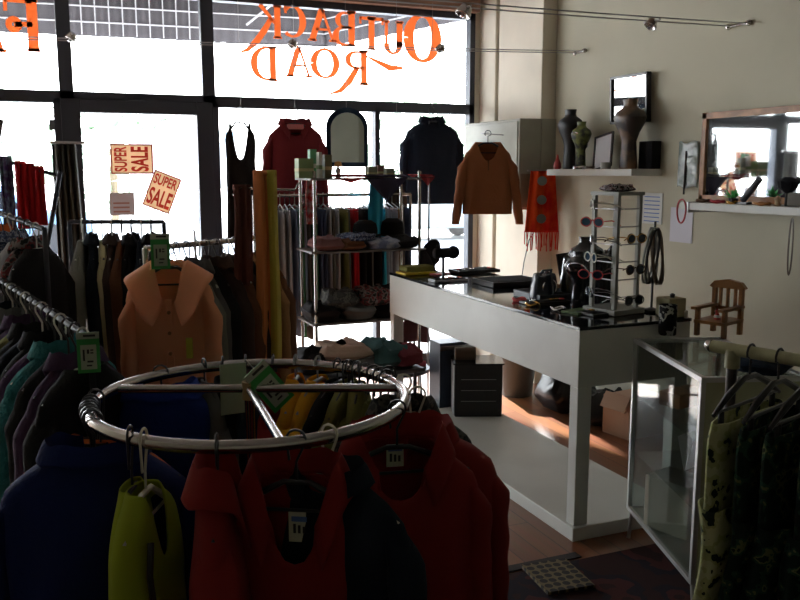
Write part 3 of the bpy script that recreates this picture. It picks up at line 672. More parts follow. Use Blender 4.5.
back = [(384, 84, OLIVE, 'olive jacket rightmost inside the rear of the round rack'), (362, 70, OLIVE, 'second olive jacket, left of the rightmost, at rack rear'), (344, 62, BLK, 'black jacket between olive and yellow ones at rack rear'), (318, 70, YEL, 'yellow jacket on grey hanger at rack rear'), (294, 84, YEL, 'leftmost yellow jacket at rack rear'), (272, 90, REDF, 'red fleece left of the yellow jackets at rack rear'),
        (246, 100, NAVY, 'navy jacket left of the red fleece at rack rear'), (222, 100, BLK, 'black jacket below the cream card at rack rear'), (200, 120, GREY, 'dark grey coat near the apricot cardigan at rack rear')]
for i, (px, dg, mt_, lb) in enumerate(back):
    garment('jacket', lb, 'jacket', on_ring(px, 365), R_(dg - 22), mt_, W=.34, L=.58, T=.06, collar=None, nk=.26, dip=.05, seed=20 + i, sleeves=.45, hm=(GREYP if mt_ is YEL else BLACKP), drop=-.01)
# black tops bunched close together on the rail
for side, angs in (('left', [168, 172, 176, 180, 184, 188]), ('right', [32, 27, 22, 17, 12, 7])):
    for k, dg in enumerate(angs):
        garment('camisole', 'black sleeveless top, %s in the bunch at the %s of the round rack' % (['rearmost', 'second', 'third', 'fourth', 'fifth', 'nearest'][k], side), 'top', on_ang(dg), R_(dg) + random.uniform(-.2, .2), BLK, W=.20, L=.5, T=.03, sleeves=0, dip=.05, seed=60 + k, drop=.05, group='black tops bunched at rack ' + side)
# price cards on the rack
def price_card(label, loc, rz, tilt, s=1.0, plain=False):
    t = thing('price_tag', label, 'price tag', loc); t.rotation_euler = (0, tilt, rz)
    MB().b2((-.03 * s, -.0015, -.085 * s), (.03 * s, .0015, .03 * s)).build('card', TAGPALE if plain else GREEN, t, smooth=False)
    if plain: return t
    MB().b2((-.021 * s, -.0026, -.075 * s), (.021 * s, -.0015, -.005 * s)).build('price_panel', TAGPALE, t, smooth=False)
    MB().b2((-.03 * s, -.0026, .012 * s), (.03 * s, -.0015, .03 * s)).build('header', TAGPALE, t, smooth=False)
    b = MB(); q = s
    for x0, z0, x1, z1 in ((-.015, -.05, -.010, -.018), (-.004, -.03, .002, -.018), (.005, -.03, .013, -.026), (.005, -.022, .013, -.018), (-.004, -.055, .012, -.05), (-.006, -.066, .008, -.062), (-.012, .018, .02, .024)):
        b.b2((x0 * q, -.0036, z0 * q), (x1 * q, -.0026, z1 * q))
    b.build('price_print', BLACKINK, t, smooth=False); MB().tube([(0, 0, .03 * s), (0, 0, .03 * s + .035)], .0015, 5).build('string', WHITEP, t)
    return t
p = mid + Vector((RC.x, RC.y, 0))
price_card('green and white price tag leaning on the round rack crossbar', at(262, 378, Z=1.03) , 0.1, R_(-38), 1.25)
price_card('plain olive card standing on the round rack crossbar', at(233, 370, Z=1.03) + Vector((0, 0, -.02)), .1, 0, 1.3, True)

# --- generic rails
def rail_rack(label, a, b, r=.012, m=None, foot=.14, ext=.04):
    a = Vector(a); b = Vector(b); d = norm(b - a); n_ = Vector((-d.y, d.x, 0)); o = (a + b) / 2; o = Vector((o.x, o.y, 0)); m = m or CHROME
    t = thing('clothes_rail', label, 'clothes rail', o)
    A = a - d * ext - o; B = b + d * ext - o
    MB().tube([A, B], r, 10).build('rail', m, t)
    for P_ in (A, B):
        MB().tube([P_, Vector((P_.x, P_.y, .03))], r, 10).build('upright', m, t)
        q = Vector((P_.x, P_.y, .02)); MB().tube([q - n_ * foot, q + n_ * foot], r, 10).build('foot', m, t)
    return t
def row(a, b, specs, noun, where, group, W=.42, jit=.12, z=None, L=.75, sl=.55, T=.06, turn=0, name='jacket', cat='jacket', flip=False, ks=None):
    a = Vector(a); b = Vector(b); d = b - a; rz = math.atan2(d.y, d.x) + PI / 2 + turn; N = len(specs)
    ordn = ['first', 'second', 'third', 'fourth', 'fifth', 'sixth', 'seventh', 'eighth', 'ninth', 'tenth', 'eleventh', 'twelfth', 'thirteenth', 'fourteenth', 'fifteenth', 'sixteenth']
    for i, (mt_, cn) in enumerate(specs):
        p = a + d * ((i + .5) / N if N > 1 else .5); p.z += .012
        rr = random.Random(i * 7 + N)
        garment(name, '%s %s, %s %s' % (cn, noun, ordn[i], where), cat, p, rz + rr.uniform(-jit, jit), mt_, W=W * rr.uniform(.93, 1.05), L=L * rr.uniform(.88, 1.08), T=T, sleeves=sl, seed=i + N * 3, group=group, hm=BLACKP if i % 3 else WHITEP, collar='shirt' if i % 2 else None)

# mid rail with the apricot cardigan on its end
a = Vector((.40, 3.47, 1.3)); b = Vector((.93, 3.80, 1.3))
rail_rack('chrome rail of dark garments behind the apricot cardigan', a, b)
row(a + (b - a) * .05, b, [(OGREY, 'olive-grey'), (GREY, 'dark grey'), (OGREY, 'olive-grey'), (GREY, 'charcoal'), (BLK, 'black'), (DBROWN, 'dark brown'), (BROWN, 'brown'), (DBROWN, 'dark brown'), (BLK, 'black'), (TAN, 'tan'), (BROWN, 'reddish-brown')],
    'coat', 'behind the apricot cardigan on its rail', 'coats behind the apricot cardigan', L=.95, T=.05, name='coat', cat='coat', W=.32, turn=.0)
def card_x(t):
    pk = MB().b2((-.014, -.062, -.72), (.014, -.052, -.20)).build('button_band', PEACH, t, smooth=False, bevel=.003)
    for k in range(6): MB().lathe([(.007, 0), (.007, .004)], (0, -.0625, -.25 - k * .08), 10, Matrix.Rotation(PI / 2, 3, 'X')).build('button', TAN, pk)
    MB().b2((.06, -.068, -.43), (.085, -.062, -.35)).build('yellow_tag', mat('yellow_tag', (.5, .5, .05), .6), t, smooth=False)
garment('cardigan', 'long apricot ribbed cardigan with wide collar facing the camera', 'cardigan', at(168, 246, Y=3.36), R_(-14), PEACH, W=.33, L=.82, T=.10, sleeves=.66, collar='wide', dip=.16, seed=40, extra=card_x, lift=-.025, folds=.10, drop=.0)
price_card('green and white price tag above the apricot cardigan collar', at(160, 243, Y=3.27), -.1, 0, 1.15)

# black-framed rail left of it
a = Vector((.16, 4.53, 1.35)); b = Vector((.52, 4.37, 1.35))
rail_rack('short dark rail of black and brown clothes before the door', a, b, .011, DARKFRAME)
row(a, b, [(OGREY, 'pale grey-green'), (NAVY, 'navy'), (CREAM, 'cream'), (DBROWN, 'dark brown'), (BROWN, 'brown'), (BLK, 'black'), (NAVY, 'navy'), (BLK, 'black')], 'top', 'from the left on the dark rail before the door', 'tops on the dark rail before the door', L=.8, T=.045, W=.44, name='blouse', cat='top', turn=.25)

# near-left rail
a = Vector((-.17, 3.85, 1.15)); b = Vector((.095, 2.46, 1.15))
rail_rack('dark steel rail of dark knitwear at near left', a, b, .009, mat('black_rail', (.01, .01, .011), .6, spec=.15))
row(b, a, [(BLK, 'black'), (PURP, 'dark purple'), (BLK, 'black'), (TEAL, 'teal'), (PURP, 'purple'), (BLK, 'black'), (NAVY, 'navy'), (BLK, 'black'), (OLIVE, 'olive'), (PURP, 'plum'), (BLK, 'black'), (GREY, 'grey'), (BLK, 'black'), (NAVY, 'navy'), (BLK, 'black')],
    'jumper', 'from the near end of the left rail', 'jumpers on the near left rail', L=.62, T=.09, W=.38, name='jumper', cat='jumper', turn=.45)
price_card('green and white price tag on the near left rail', at(88, 343, Y=2.36), -.1, 0, .95)

# far-left rail
a = Vector((-.50, 5.0, 1.50)); b = Vector((-.01, 3.95, 1.36))
rail_rack('crowded sloping rail of mixed shirts at far left', a, b, .011, DARKFRAME)
row(b, a, [(BLK, 'black'), (REDPRINT, 'dark floral'), (LGREY, 'light grey'), (BLUEMOT, 'blue and white print'), (CREAM, 'pale yellow'), (ORANGE, 'orange'), (GREY, 'dark grey'), (BLUEMOT, 'blue print'), (GREENF, 'green'), (REDPRINT, 'floral'), (GREY, 'charcoal'), (BLUEMOT, 'white and blue'), (BLK, 'black'), (REDPRINT, 'mottled')],
    'shirt', 'from the near end of the far-left rail', 'shirts on the far left rail', L=.72, T=.08, W=.36, turn=.6, name='shirt', cat='shirt')
# one more rail further left, dark
# scarf bar with red scarves
def scarf(label, loc, w_, L, m, rz=0, fringe=True, seed=0, t_=.02, over=True, mcol=None):
    t = thing('scarf', label, 'scarf', loc, rz)
    def f(u, v):
        x = (u - .5) * w_ * (1 + .12 * v + .05 * math.sin(v * 7 + seed)); y = t_ * math.sin(u * 12 + seed) * .5 - .008 + .01 * math.sin(v * 5 + seed); return (x, y - .008, -L * v + .02 * (1 - v))
    MB().grid(f, 22, 16).build('cloth', m, t, solid=.006)
    if over: MB().tube([(-w_ / 2, 0, .012), (w_ / 2, 0, .012)], .012, 8).build('fold_over_bar', m, t)
    if fringe:
        mb = MB(); N = 12
        for k in range(N):
            x = (k / (N - 1) - .5) * w_ * 1.1; mb.tube([(x, -.015, -L + .01), (x + .01 * math.sin(k * 3), -.015, -L - .09 - .02 * math.sin(k * 5))], .0035, 5)
        mb.build('fringe', m, t)
    return t
P0 = at(-6, 158, Y=4.5); P1 = at(56, 175, Y=4.5)
t = thing('scarf_stand', 'dark slanting stand at far left draped with red scarves', 'scarf stand', (P1.x, 4.5, 0))
O = Vector((P1.x, 4.5, 0))
MB().tube([P0 - O, P1 - O], .009).build('bar', DARKFRAME, t)
MB().tube([P1 - O + Vector((.02, 0, .02)), Vector((-.12, .0, .95)), Vector((-.3, 0, 0))], .012).build('leg', DARKFRAME, t)
MB().tube([P0 - O, Vector((P0.x - O.x - .1, 0, 0))], .012).build('leg', DARKFRAME, t)
MB().tube([P0 - O, P0 - O + Vector((.04, 0, .18))], .014).build('arm', mat('brown_arm', (.08, .05, .04), .5), t)
for px, py, m_2, lb, w_, L in ((20, 166, REDS, 'leftmost red scarf on the slanting stand', .045, .30), (29, 168, REDS, 'middle red scarf on the slanting stand', .045, .29), (39, 171, REDS, 'rightmost red scarf on the slanting stand', .04, .26), (6, 161, fab('purple_print', (.10, .05, .16), col2=(.25, .3, .4), vscale=30), 'dark purple patterned scarf at the left edge', .05, .35)):
    scarf(lb, at(px, py, Y=4.5) + Vector((0, 0, 0)), w_, L, m_2, fringe=False, seed=px)
t = thing('curtain', 'dark olive curtain gathered beside the door post', 'curtain', (.17, 6.25, 0))
MB().grid(lambda u, v: (-.08 + .20 * u * (.75 + .25 * v), .04 * math.sin(u * 26), 1.78 * (1 - v)), 40, 6).build('cloth', fab('dark_curtain', (.06, .06, .05)), t, solid=.005)
MB().tube([(-.09, 0, 1.79), (.13, 0, 1.79)], .01).build('rod', STEEL, t)

# --- things hung in the window
def hook_line(label, x, z, y=6.1):
    o = MB().tube([(x, y, z), (x, y, 2.86)], .0015, 4).build('hanging_line', STEEL); tag(o, label, 'line')
garment('vest', 'black sleeveless vest hanging left in the shop window', 'vest', (1.33, 6.1, 2.05), R_(-8), BLK, W=.21, L=.85, T=.05, sleeves=0, dip=.27, flare=1.0, seed=51, nk=.62, both=True)
hook_line('thin line above the black vest', 1.34, 2.055)
garment('jumper', 'maroon hooded jumper hanging in the shop window', 'jumper', (1.735, 6.1, 2.05), R_(-10), MAROON, W=.40, L=.66, T=.10, sleeves=.56, collar='shirt', nk=.45, dip=.10, seed=52, extra=lambda t: MB().b2((-.06, -.02, -.12), (.06, -.005, -.085)).build('pink_lining', fab('pink', (.6, .2, .2)), t))
hook_line('thin line above the maroon jumper', 1.735, 2.055)
garment('jacket', 'black jacket hanging at the right in the shop window', 'jacket', (2.83, 6.1, 2.09), R_(-14), fab('blueblack', (.012, .017, .03)), W=.42, L=.64, T=.12, sleeves=.55, collar='shirt', dip=.03, seed=53, lift=.03)
hook_line('thin line above the black window jacket', 2.83, 2.095)
garment('jumper', 'small dark cloth top hanging below the black window jacket', 'top', (2.45, 5.9, 1.60), .3, DBROWN, W=.2, L=.3, T=.06, sleeves=0, seed=54)
tag(MB().tube([(2.45, 5.9, 1.605), (2.45, 5.9, 2.86)], .0015, 4).build('hanging_line', STEEL), 'thin line above the small dark top', 'line')
# rust sweater on the meter box
def swx(t): MB().b2((-.004, -.048, -.30), (.004, -.040, -.20)).build('placket', BROWN, t, smooth=False)
garment('sweater', 'rust-brown long-sleeved sweater hanging before the grey meter box', 'sweater', at(488, 131, Y=5.32), R_(-20), RUST, W=.34, L=.50, T=.09, drop=.0, sleeves=.50, dip=.13, nk=.5, seed=55, hm=BLACKP, lift=.05, extra=swx, folds=.14)
pp = at(488, 131, Y=5.32)
tag(MB().tube([(pp.x, pp.y, pp.z - .012), (pp.x, pp.y + .1, pp.z - .012), (3.19, 5.62, pp.z - .012)], .004, 6).build('wall_hook', STEEL), 'steel hook arm on the meter box holding the sweater', 'hook')

# red shawl with grey discs
p = at(546, 166, X=3.30)
t = thing('shawl', 'red and orange fringed shawl with three grey discs hanging from shelf end', 'shawl', (3.34, 5.30, 1.60), R_(-30))
def shf(u, v): return ((u - .5) * (.17 + .07 * v), .018 * math.sin(u * 16) + .01 * math.sin(v * 6), -.44 * v)
MB().grid(shf, 36, 18).build('cloth', fab('red_shawl', (.45, .012, .008), col2=(.62, .07, .015), vscale=5), t, solid=.005)
mb = MB()
for k in range(20):
    x = (k / 19 - .5) * .24; mb.tube([(x, 0, -.43), (x + .012 * math.sin(k * 2.3), 0, -.53 - .05 * abs(math.sin(k * 1.7)))], .004, 5)
mb.build('fringe', fab('red_fringe', (.5, .03, .02)), t)
for k in range(3): MB().lathe([(.0, 0), (.034, 0), (.034, .006), (0, .006)], (-.005, -.035, -.07 - .135 * k), 20, Matrix.Rotation(PI / 2, 3, 'X')).build('disc', mat('grey_disc', (.16, .17, .16), .6), t)
MB().tube([(-.11, 0, .004), (.17, .12, .004)], .006).build('hanging_rod', STEEL, t)

# --- trouser rail behind the shelf unit
a = Vector((1.40, 5.85, 1.43)); b = Vector((2.50, 5.85, 1.43))
rail_rack('long steel rail of folded trousers at the shop window', a, b)
pal = [(DENIM, 'navy'), (DENIM, 'denim'), (LGREY, 'light grey'), (GREY, 'dark grey'), (LGREY, 'pale grey'), (fab('bluegrey', (.12, .17, .26)), 'blue-grey'), (GREENF, 'green'), (fab('lightblue', (.22, .3, .42)), 'light blue'), (GREY, 'grey'), (GREENF, 'bottle green'),
       (DENIM, 'dark blue'), (DENIM, 'indigo'), (LGREY, 'silver-grey'), (OGREY, 'olive-grey'), (LGREY, 'off-white'), (OLIVE, 'olive'), (GREY, 'charcoal'), (REDS, 'red'), (REDS, 'red'), (BLK, 'black'), (BLK, 'black'), (GREY, 'slate'), (BLK, 'black'), (SKY, 'sky-blue'), (LGREY, 'grey'), (LGREY, 'silver'), (LGREY, 'pale grey'), (TAN, 'brown'), (GREY, 'grey'), (DENIM, 'denim')]
num = ['1st', '2nd', '3rd'] + ['%dth' % k for k in range(4, 21)] + ['21st', '22nd', '23rd'] + ['%dth' % k for k in range(24, 31)]
for i, (mt_, cn) in enumerate(pal):
    x = a.x + .02 + (b.x - a.x - .04) * (i + .5) / len(pal); rr = random.Random(i)
    t = thing('folded_trousers', '%s folded trousers, %s from the left on the window rail' % (cn, num[i]), 'trousers', (x, 5.85, 1.442), PI / 2 + rr.uniform(-.12, .12), 'trousers on the window rail')
    h = MB(); h.tube([(0, 0, -.08), (0, 0, -.02), (.01, 0, .0), (.0, 0, .006)], .003, 5); h.tube([(-.17, 0, -.125), (0, 0, -.075), (.17, 0, -.125), (-.17, 0, -.125)], .005, 6); h.build('hanger', BLACKP if i % 3 else GREYP, t)
    L = rr.uniform(.78, .9) if i < 9 else rr.uniform(.66, .76)
    def f(u, v, rr=rr, L=L, i=i):
        an = 2 * PI * u; s = v; return (math.copysign(abs(math.cos(an)) ** .5, math.cos(an)) * (.17 + .02 * s), math.sin(an) * (.012 + .007 * min(1, s * 3)) * (1 + .3 * math.sin(3 * an + i)) , -.11 - L * s + .012 * math.cos(an) * (s > .9))
    MB().grid(f, 18, 10, True).build('cloth', mt_, t, solid=.003)

# --- shelf unit
SX0, SX1, SY0, SY1 = 1.612, 2.347, 5.25, 5.57
t = thing('display_shelf', 'chrome-post shelf unit with two glass shelves by the window', 'shelf unit', (SX0, SY0, 0))
for x in (0, SX1 - SX0):
    for y in (0, SY1 - SY0): MB().tube([(x, y, 0), (x, y, 1.60)], .011, 10).build('post', CHROME, t)
for z in (1.553, 1.083, .61):
    MB().b2((-.03, -.02, z - .012), (SX1 - SX0 + .04, SY1 - SY0 + .02, z)).build('shelf', mat('shelf_board', (.18, .16, .15), .4), t, smooth=False)
tag(MB().tube([at(429, 178, Y=5.30), Vector((at(429, 178, Y=5.30).x, 5.30, 0))], .007, 8).build('display_pole', STEEL), 'thin steel pole just right of the shelf unit', 'pole')

def folded(label, c, w_, d_, h_, m, rz=0, seed=0, group=None, name='folded_garment', cat='folded clothes'):
    """a soft stack-folded garment: rounded slab with a layered, rumpled edge"""
    def f(u, v):
        a = 2 * PI * u; e = .45; cx = math.copysign(abs(math.cos(a)) ** e, math.cos(a)); cy = math.copysign(abs(math.sin(a)) ** e, math.sin(a))
        b = -PI / 2 + PI * v; r = max(.02, math.cos(b)) ** .45; k = 1 + .07 * math.sin(v * 15 + seed) + .10 * noise.noise(Vector((cx * 2, cy * 2, v * 3 + seed)))
        z = (.5 + .5 * math.sin(b)) * h_ * (1 + .35 * noise.noise(Vector((cx * 3 * r, cy * 3 * r, seed))) )
        return (cx * r * w_ / 2 * k, cy * r * d_ / 2 * k, z)
    o = MB().grid(f, 30, 14, True).build(name, m, loc=c); o.rotation_euler = (0, 0, rz); return tag(o, label, cat, group)
def hat(label, c, m, r=.09, brim=.13, h=.09):
    t = thing('hat', label, 'hat', c)
    MB().lathe([(r, 0), (r * 1.02, h * .4), (r * .9, h * .8), (r * .5, h), (0.001, h * .97)], n=24).build('crown', m, t)
    MB().lathe([(r * .9, .0), (brim, -.0 + .004), (brim, .008), (r * .9, .012)], n=24).build('brim', m, t)
zm = 1.084
folded('brown folded jumper at the left of the middle shelf', (1.712, 5.334, zm), .20, .26, .085, fab('rose_brown', (.16, .07, .065)), 0, 1)
folded('dull brown folded jumper beside the denim heap', (1.869, 5.334, zm), .18, .24, .07, BROWN, .1, 2)
folded('blue and white rumpled shirt on the middle shelf', (1.932, 5.355, zm + .05), .22, .22, .055, BLUEMOT, .4, 3)
folded('blue-grey denim heap in the middle of the middle shelf', (2.090, 5.334, zm), .24, .26, .07, fab('greyblue', (.12, .15, .24), col2=(.35, .38, .45), vscale=14), .1, 4)
folded('black folded top at the right end of the middle shelf', (2.257, 5.355, zm), .20, .26, .075, BLK, .1, 5)
hat('black felt hat on the middle shelf, leftmost of the hats', (2.026, 5.439, zm + .075), BLK, .085, .11, .11)
hat('black felt hat on the middle shelf right of the blue scarf', (2.226, 5.439, zm + .075), BLK, .08, .105, .12)
t = thing('hat', 'black slouched hat hanging from the shelf unit post', 'hat', (2.42, 5.27, .99))
MB().lathe([(.02, -.06), (.055, -.02), (.075, .03), (.06, .1), (.03, .15), (0.002, .16)], n=20, M=Matrix.Rotation(.4, 3, 'Y')).build('crown', BLK, t); MB().lathe([(.05, -.0), (.10, -.01), (.10, 0), (.05, .012)], n=20, M=Matrix.Rotation(1.2, 3, 'Y')).build('brim', BLK, t)
zl = .611
specs = [(1.680, 5.36, 0, .22, BLK, 'black folded trousers at left bottom of the lower shelf heap'), (1.911, 5.36, 0, .24, GREY, 'charcoal folded trousers in middle of the lower shelf'), (2.142, 5.36, 0, .24, BLK, 'black folded trousers at right of the lower shelf'),
         (1.806, 5.36, .085, .24, GREYMOT, 'grey mottled garment on top left of the lower heap'), (2.037, 5.36, .085, .26, REDPRINT, 'dark floral garment on top of the lower heap'), (2.205, 5.36, .085, .18, BLK, 'black garment at top right of the lower heap')]
for i, (x, y, dz, w_, mt_, lb) in enumerate(specs): folded(lb, (x, y, zl + dz), w_, .28, .12 if dz == 0 else .12, mt_, random.uniform(-.2, .2), i + 11)
# top shelf items
zt_ = 1.554
def pack(label, px, pt, m, w_, h_, d_=.05, y=5.31, sm=None):
    y += (.25 if y < 5.2 else 0); p = at(px, pt, Y=y); t = thing('product_box', label, 'box', (p.x, y, zt_), .05)
    MB().b2((-w_ / 2, -d_ / 2, 0), (w_ / 2, d_ / 2, h_)).build('carton', m, t, smooth=False, bevel=.002)
    MB().b2((-w_ / 2 - .001, -d_ / 2 - .001, h_ * .35), (w_ / 2 + .001, d_ / 2 + .001, h_ * .5)).build('band', sm or CREAM, t, smooth=False)
pg = mat('box_green', (.18, .25, .10), .5)
pack('square green carton at the left of the top shelf', 304, 160, pg, .10, .125, .08, 5.04)
pack('narrow green and white carton, tallest on the top shelf', 312, 148, mat('box_green2', (.10, .3, .14), .5), .045, .185, .05, 5.12, WHITEP)
pack('slim white carton between green ones on the top shelf', 319, 151, WHITEP, .022, .165, .05, 5.06, pg)
pack('olive carton right of the slim white one', 327, 153, mat('box_olive', (.15, .14, .07), .5), .05, .15, .05, 5.07)
pack('small olive-grey carton right of the arched mirror', 371, 157, mat('box_grey', (.20, .20, .13), .5), .06, .075, .06, 5.05)
pack('small dark red carton behind the olive-grey one', 380, 156, mat('box_red', (.20, .08, .06), .5), .045, .085, .05, 5.14)
pack('pale grey-green carton furthest right on the top shelf', 389, 159, mat('box_grey2', (.24, .25, .18), .5), .055, .065, .06, 5.06)
t = thing('table_mirror', 'arched dark-blue-framed mirror hung in the shop window', 'mirror', (at(347, 165, Y=6.05).x, 6.05, 1.63), R_(-6)); t.scale = (1.16, 1, 1.12)
ar = lambda w_, h_, b: [(-w_, b), (w_, b)] + [(w_ * math.cos(a), h_ - w_ + w_ * math.sin(a)) for a in [PI * k / 20 for k in range(21)]]
M4 = Matrix.Rotation(PI / 2, 4, 'X')
tag(MB().tube([(t.location.x, 6.055, 2.05), (t.location.x, 6.055, 2.86)], .0015, 4).build('hanging_line', STEEL), 'thin line above the arched mirror', 'line')
MB().prism(ar(.135, .385, 0), 0, .02, M4).build('frame', fab('dark_blue_frame', (.015, .03, .06)), t, smooth=False)
MB().prism(ar(.108, .352, .03), .0201, .024, M4).build('mirror_glass', mm, t, smooth=False)
t = thing('ornament', 'small orange and white ornament before the arched mirror', 'ornament', (at(338, 160, Y=5.3).x, 5.3, zt_))
MB().lathe([(.02, 0), (.012, .02), (.02, .05), (.01, .07)], n=12).build('stem', WHITEP, t); MB().lathe([(.004, .07), (.028, .08), (.02, .105), (.001, .11)], n=12).build('head', mat('orange_orn', (.5, .2, .04), .5), t)
def draped(label, c, w_, L, m, name='scarf', cat='scarf'):
    t = thing(name, label, cat, c)
    MB().grid(lambda u, v: ((u - .5) * w_ * (1 - v * .98), .01 * math.sin(u * 9) - .012, -L * v), 16, 12).build('hanging_corner', m, t, solid=.005)
    MB().grid(lambda u, v: ((u - .5) * w_, -.012 + v * .22, .012 + .006 * math.sin(u * 11 + v * 8)), 16, 8).build('flat_part', m, t, solid=.008)
draped('dark purple scarf draped with its point over the top shelf edge', (at(386, 175, Y=5.23).x, 5.225, zt_ + .002), .30, .15, fab('dusk', (.05, .045, .08)))
draped('crimson scarf laid along the middle of the top shelf', (at(350, 172, Y=5.23).x, 5.225, zt_ + .003), .22, .03, fab('crimson', (.30, .03, .035)))
draped('crimson scarf at the right end of the top shelf', (at(427, 172, Y=5.23).x, 5.225, zt_ + .003), .10, .05, fab('crimson', (.30, .03, .035)))
scarf('sky-blue scarf hanging behind the middle shelf hats', (2.17, 5.63, 1.54), .10, .40, SKY, fringe=False, seed=4)
scarf('red and white scarf hanging left behind the shelf unit', (1.70, 5.63, 1.54), .07, .30, fab('redwhite', (.45, .05, .05), col2=(.6, .5, .5), vscale=20), fringe=False, seed=5)

# scarves on the T stand left of the shelf unit
sp = at(262, 190, Y=3.55)
t = thing('scarf_stand', 'thin chrome T-shaped stand holding the orange scarf', 'scarf stand', (sp.x, 3.55, 0))
MB().tube([(0, 0, 0), (0, 0, 1.60)], .008).build('post', CHROME, t); MB().tube([(-.12, 0, 1.50), (-.09, 0, 1.53), (.14, 0, 1.52), (.16, 0, 1.55)], .005).build('arm', CHROME, t); MB().lathe([(.14, 0), (.14, .012), (.01, .03)], n=20).build('base', CHROME, t)
ORM = bpy.data.materials.new('orange_mustard_stripe'); ORM.use_nodes = True; n = ORM.node_tree.nodes; l = ORM.node_tree.links
tc = n.new('ShaderNodeTexCoord'); sp_ = n.new('ShaderNodeSeparateXYZ'); r = n.new('ShaderNodeValToRGB'); r.color_ramp.interpolation = 'CONSTANT'; mr = n.new('ShaderNodeMapRange'); mr.inputs[1].default_value = -.06; mr.inputs[2].default_value = .06
l.new(tc.outputs['Object'], sp_.inputs[0]); l.new(sp_.outputs['X'], mr.inputs[0]); l.new(mr.outputs[0], r.inputs[0]); l.new(r.outputs[0], n['Principled BSDF'].inputs['Base Color']); n['Principled BSDF'].inputs['Roughness'].default_value = .9
e = r.color_ramp.elements; e[0].color = (.62, .20, .06, 1); e[1].position = .55; e[1].color = (.45, .36, .05, 1)
scarf('long orange and mustard striped scarf on the T stand', (sp.x + .012, 3.54, 1.58), .095, .80, ORM, fringe=False, seed=2, t_=.03)
scarf('dark red-brown scarf left of the orange one on the T stand', (sp.x - .085, 3.56, 1.52), .07, .40, fab('redbrown', (.13, .045, .035)), fringe=False, seed=3)
# low table with clothes heap
t = thing('low_table', 'low dark metal table below the shelf unit', 'table', (1.33, 4.50, 0))
MB().b2((-.05, 0, .42), (.72, .36, .44)).build('top', mat('dark_top', (.05, .045, .045), .5), t, smooth=False)
for x in (0, .67):
    for y in (.03, .33): MB().tube([(x, y, 0), (x, y, .42)], .012).build('leg', DARKFRAME, t)
MB().tube([(0, .03, .25), (.67, .03, .25)], .007).build('stretcher', DARKFRAME, t)
for i, (x, w_, h_, dz, mt_, lb) in enumerate([(1.43, .30, .09, 0, BLK, 'black folded garment at left of the low table'), (1.58, .32, .07, .055, fab('beige', (.35, .25, .19)), 'beige rumpled jumper topping the low table heap'), (1.70, .3, .06, 0, GREY, 'dark grey garment in middle of the low table'), (1.83, .26, .10, 0, fab('tealdark', (.04, .09, .09)), 'dark teal jumper right of the beige one'), (1.94, .2, .08, 0, fab('darkred', (.15, .03, .04)), 'dark red garment at the right end of the low table')]):
    folded(lb, (x, 4.66, .441 + dz), w_, .30, h_ * 1.5, mt_, .1 * i, 31 + i)
# stand with dark handbag and shoe pile right of it
t = thing('shoe_stand', 'small two-legged stand of shoes behind the counter leg', 'stand', (2.2, 5.25, 0))
MB().lathe([(.19, .24), (.21, .25), (.21, .27), (.19, .27)], n=24).build('tray', DARKFRAME, t)
for k in range(3): MB().tube([(.15 * math.cos(k * 2.1), .15 * math.sin(k * 2.1), .24), (.17 * math.cos(k * 2.1), .17 * math.sin(k * 2.1), 0)], .01).build('leg', DARKFRAME, t)
def shoe(c, rz, m, label):
    t = thing('shoe', label, 'shoe', c, rz)
    def f(u, v):
        a = 2 * PI * u; y = -.12 + .24 * v; wv = .04 * (math.sin(PI * min(1, v * .9 + .08)) ** .4) * (1 - .12 * math.sin(v * 6)); hh = .035 + .045 * max(0, v - .45) * 1.6
        return (math.cos(a) * wv, y, .015 + hh / 2 + math.sin(a) * hh / 2)
    MB().grid(f, 14, 12, True).build('upper', m, t, solid=.003); MB().grid(lambda u, v: (math.cos(2 * PI * u) * .04 * math.sin(PI * min(1, v * .92 + .06)) ** .4, -.122 + .246 * v, .008 + .008 * math.sin(2 * PI * u)), 12, 10, True).build('sole', BLACKP, t, solid=.004)
for i, (dx, dy, dz, rz, mt_, lb) in enumerate([(-.08, -.03, .272, .4, BLK, 'black shoe at left of the round tray'), (.04, -.06, .272, 1.2, fab('pinkred', (.4, .08, .1)), 'red shoe at front of the round tray'), (.08, .06, .272, 2.2, TAN, 'tan shoe at right of the round tray'), (-.03, .04, .34, 2.9, DENIM, 'blue shoe topping the pile on the round tray')]):
    shoe((2.2 + dx, 5.25 + dy, dz), rz, mt_, lb)
t = thing('handbag', 'dark red-brown fabric handbag hanging on a post below the counter', 'handbag', (2.36, 5.35, .62))
MB().grid(lambda u, v: (math.cos(2 * PI * u) * (.07 + .05 * v) , math.sin(2 * PI * u) * .04, -.20 * v + .012 * math.sin(u * 20) * v), 20, 10, True).build('bag', fab('darkredbag', (.06, .02, .02)), t, solid=.004); MB().tube([(-.05, 0, 0), (-.03, 0, .12), (.03, 0, .12), (.05, 0, 0)], .006).build('strap', BLACKP, t)
tag(MB().tube([(2.36, 5.36, 0), (2.36, 5.36, .742)], .01, 8).build('display_pole', STEEL), 'steel pole behind the counter holding the red-brown handbag', 'pole')

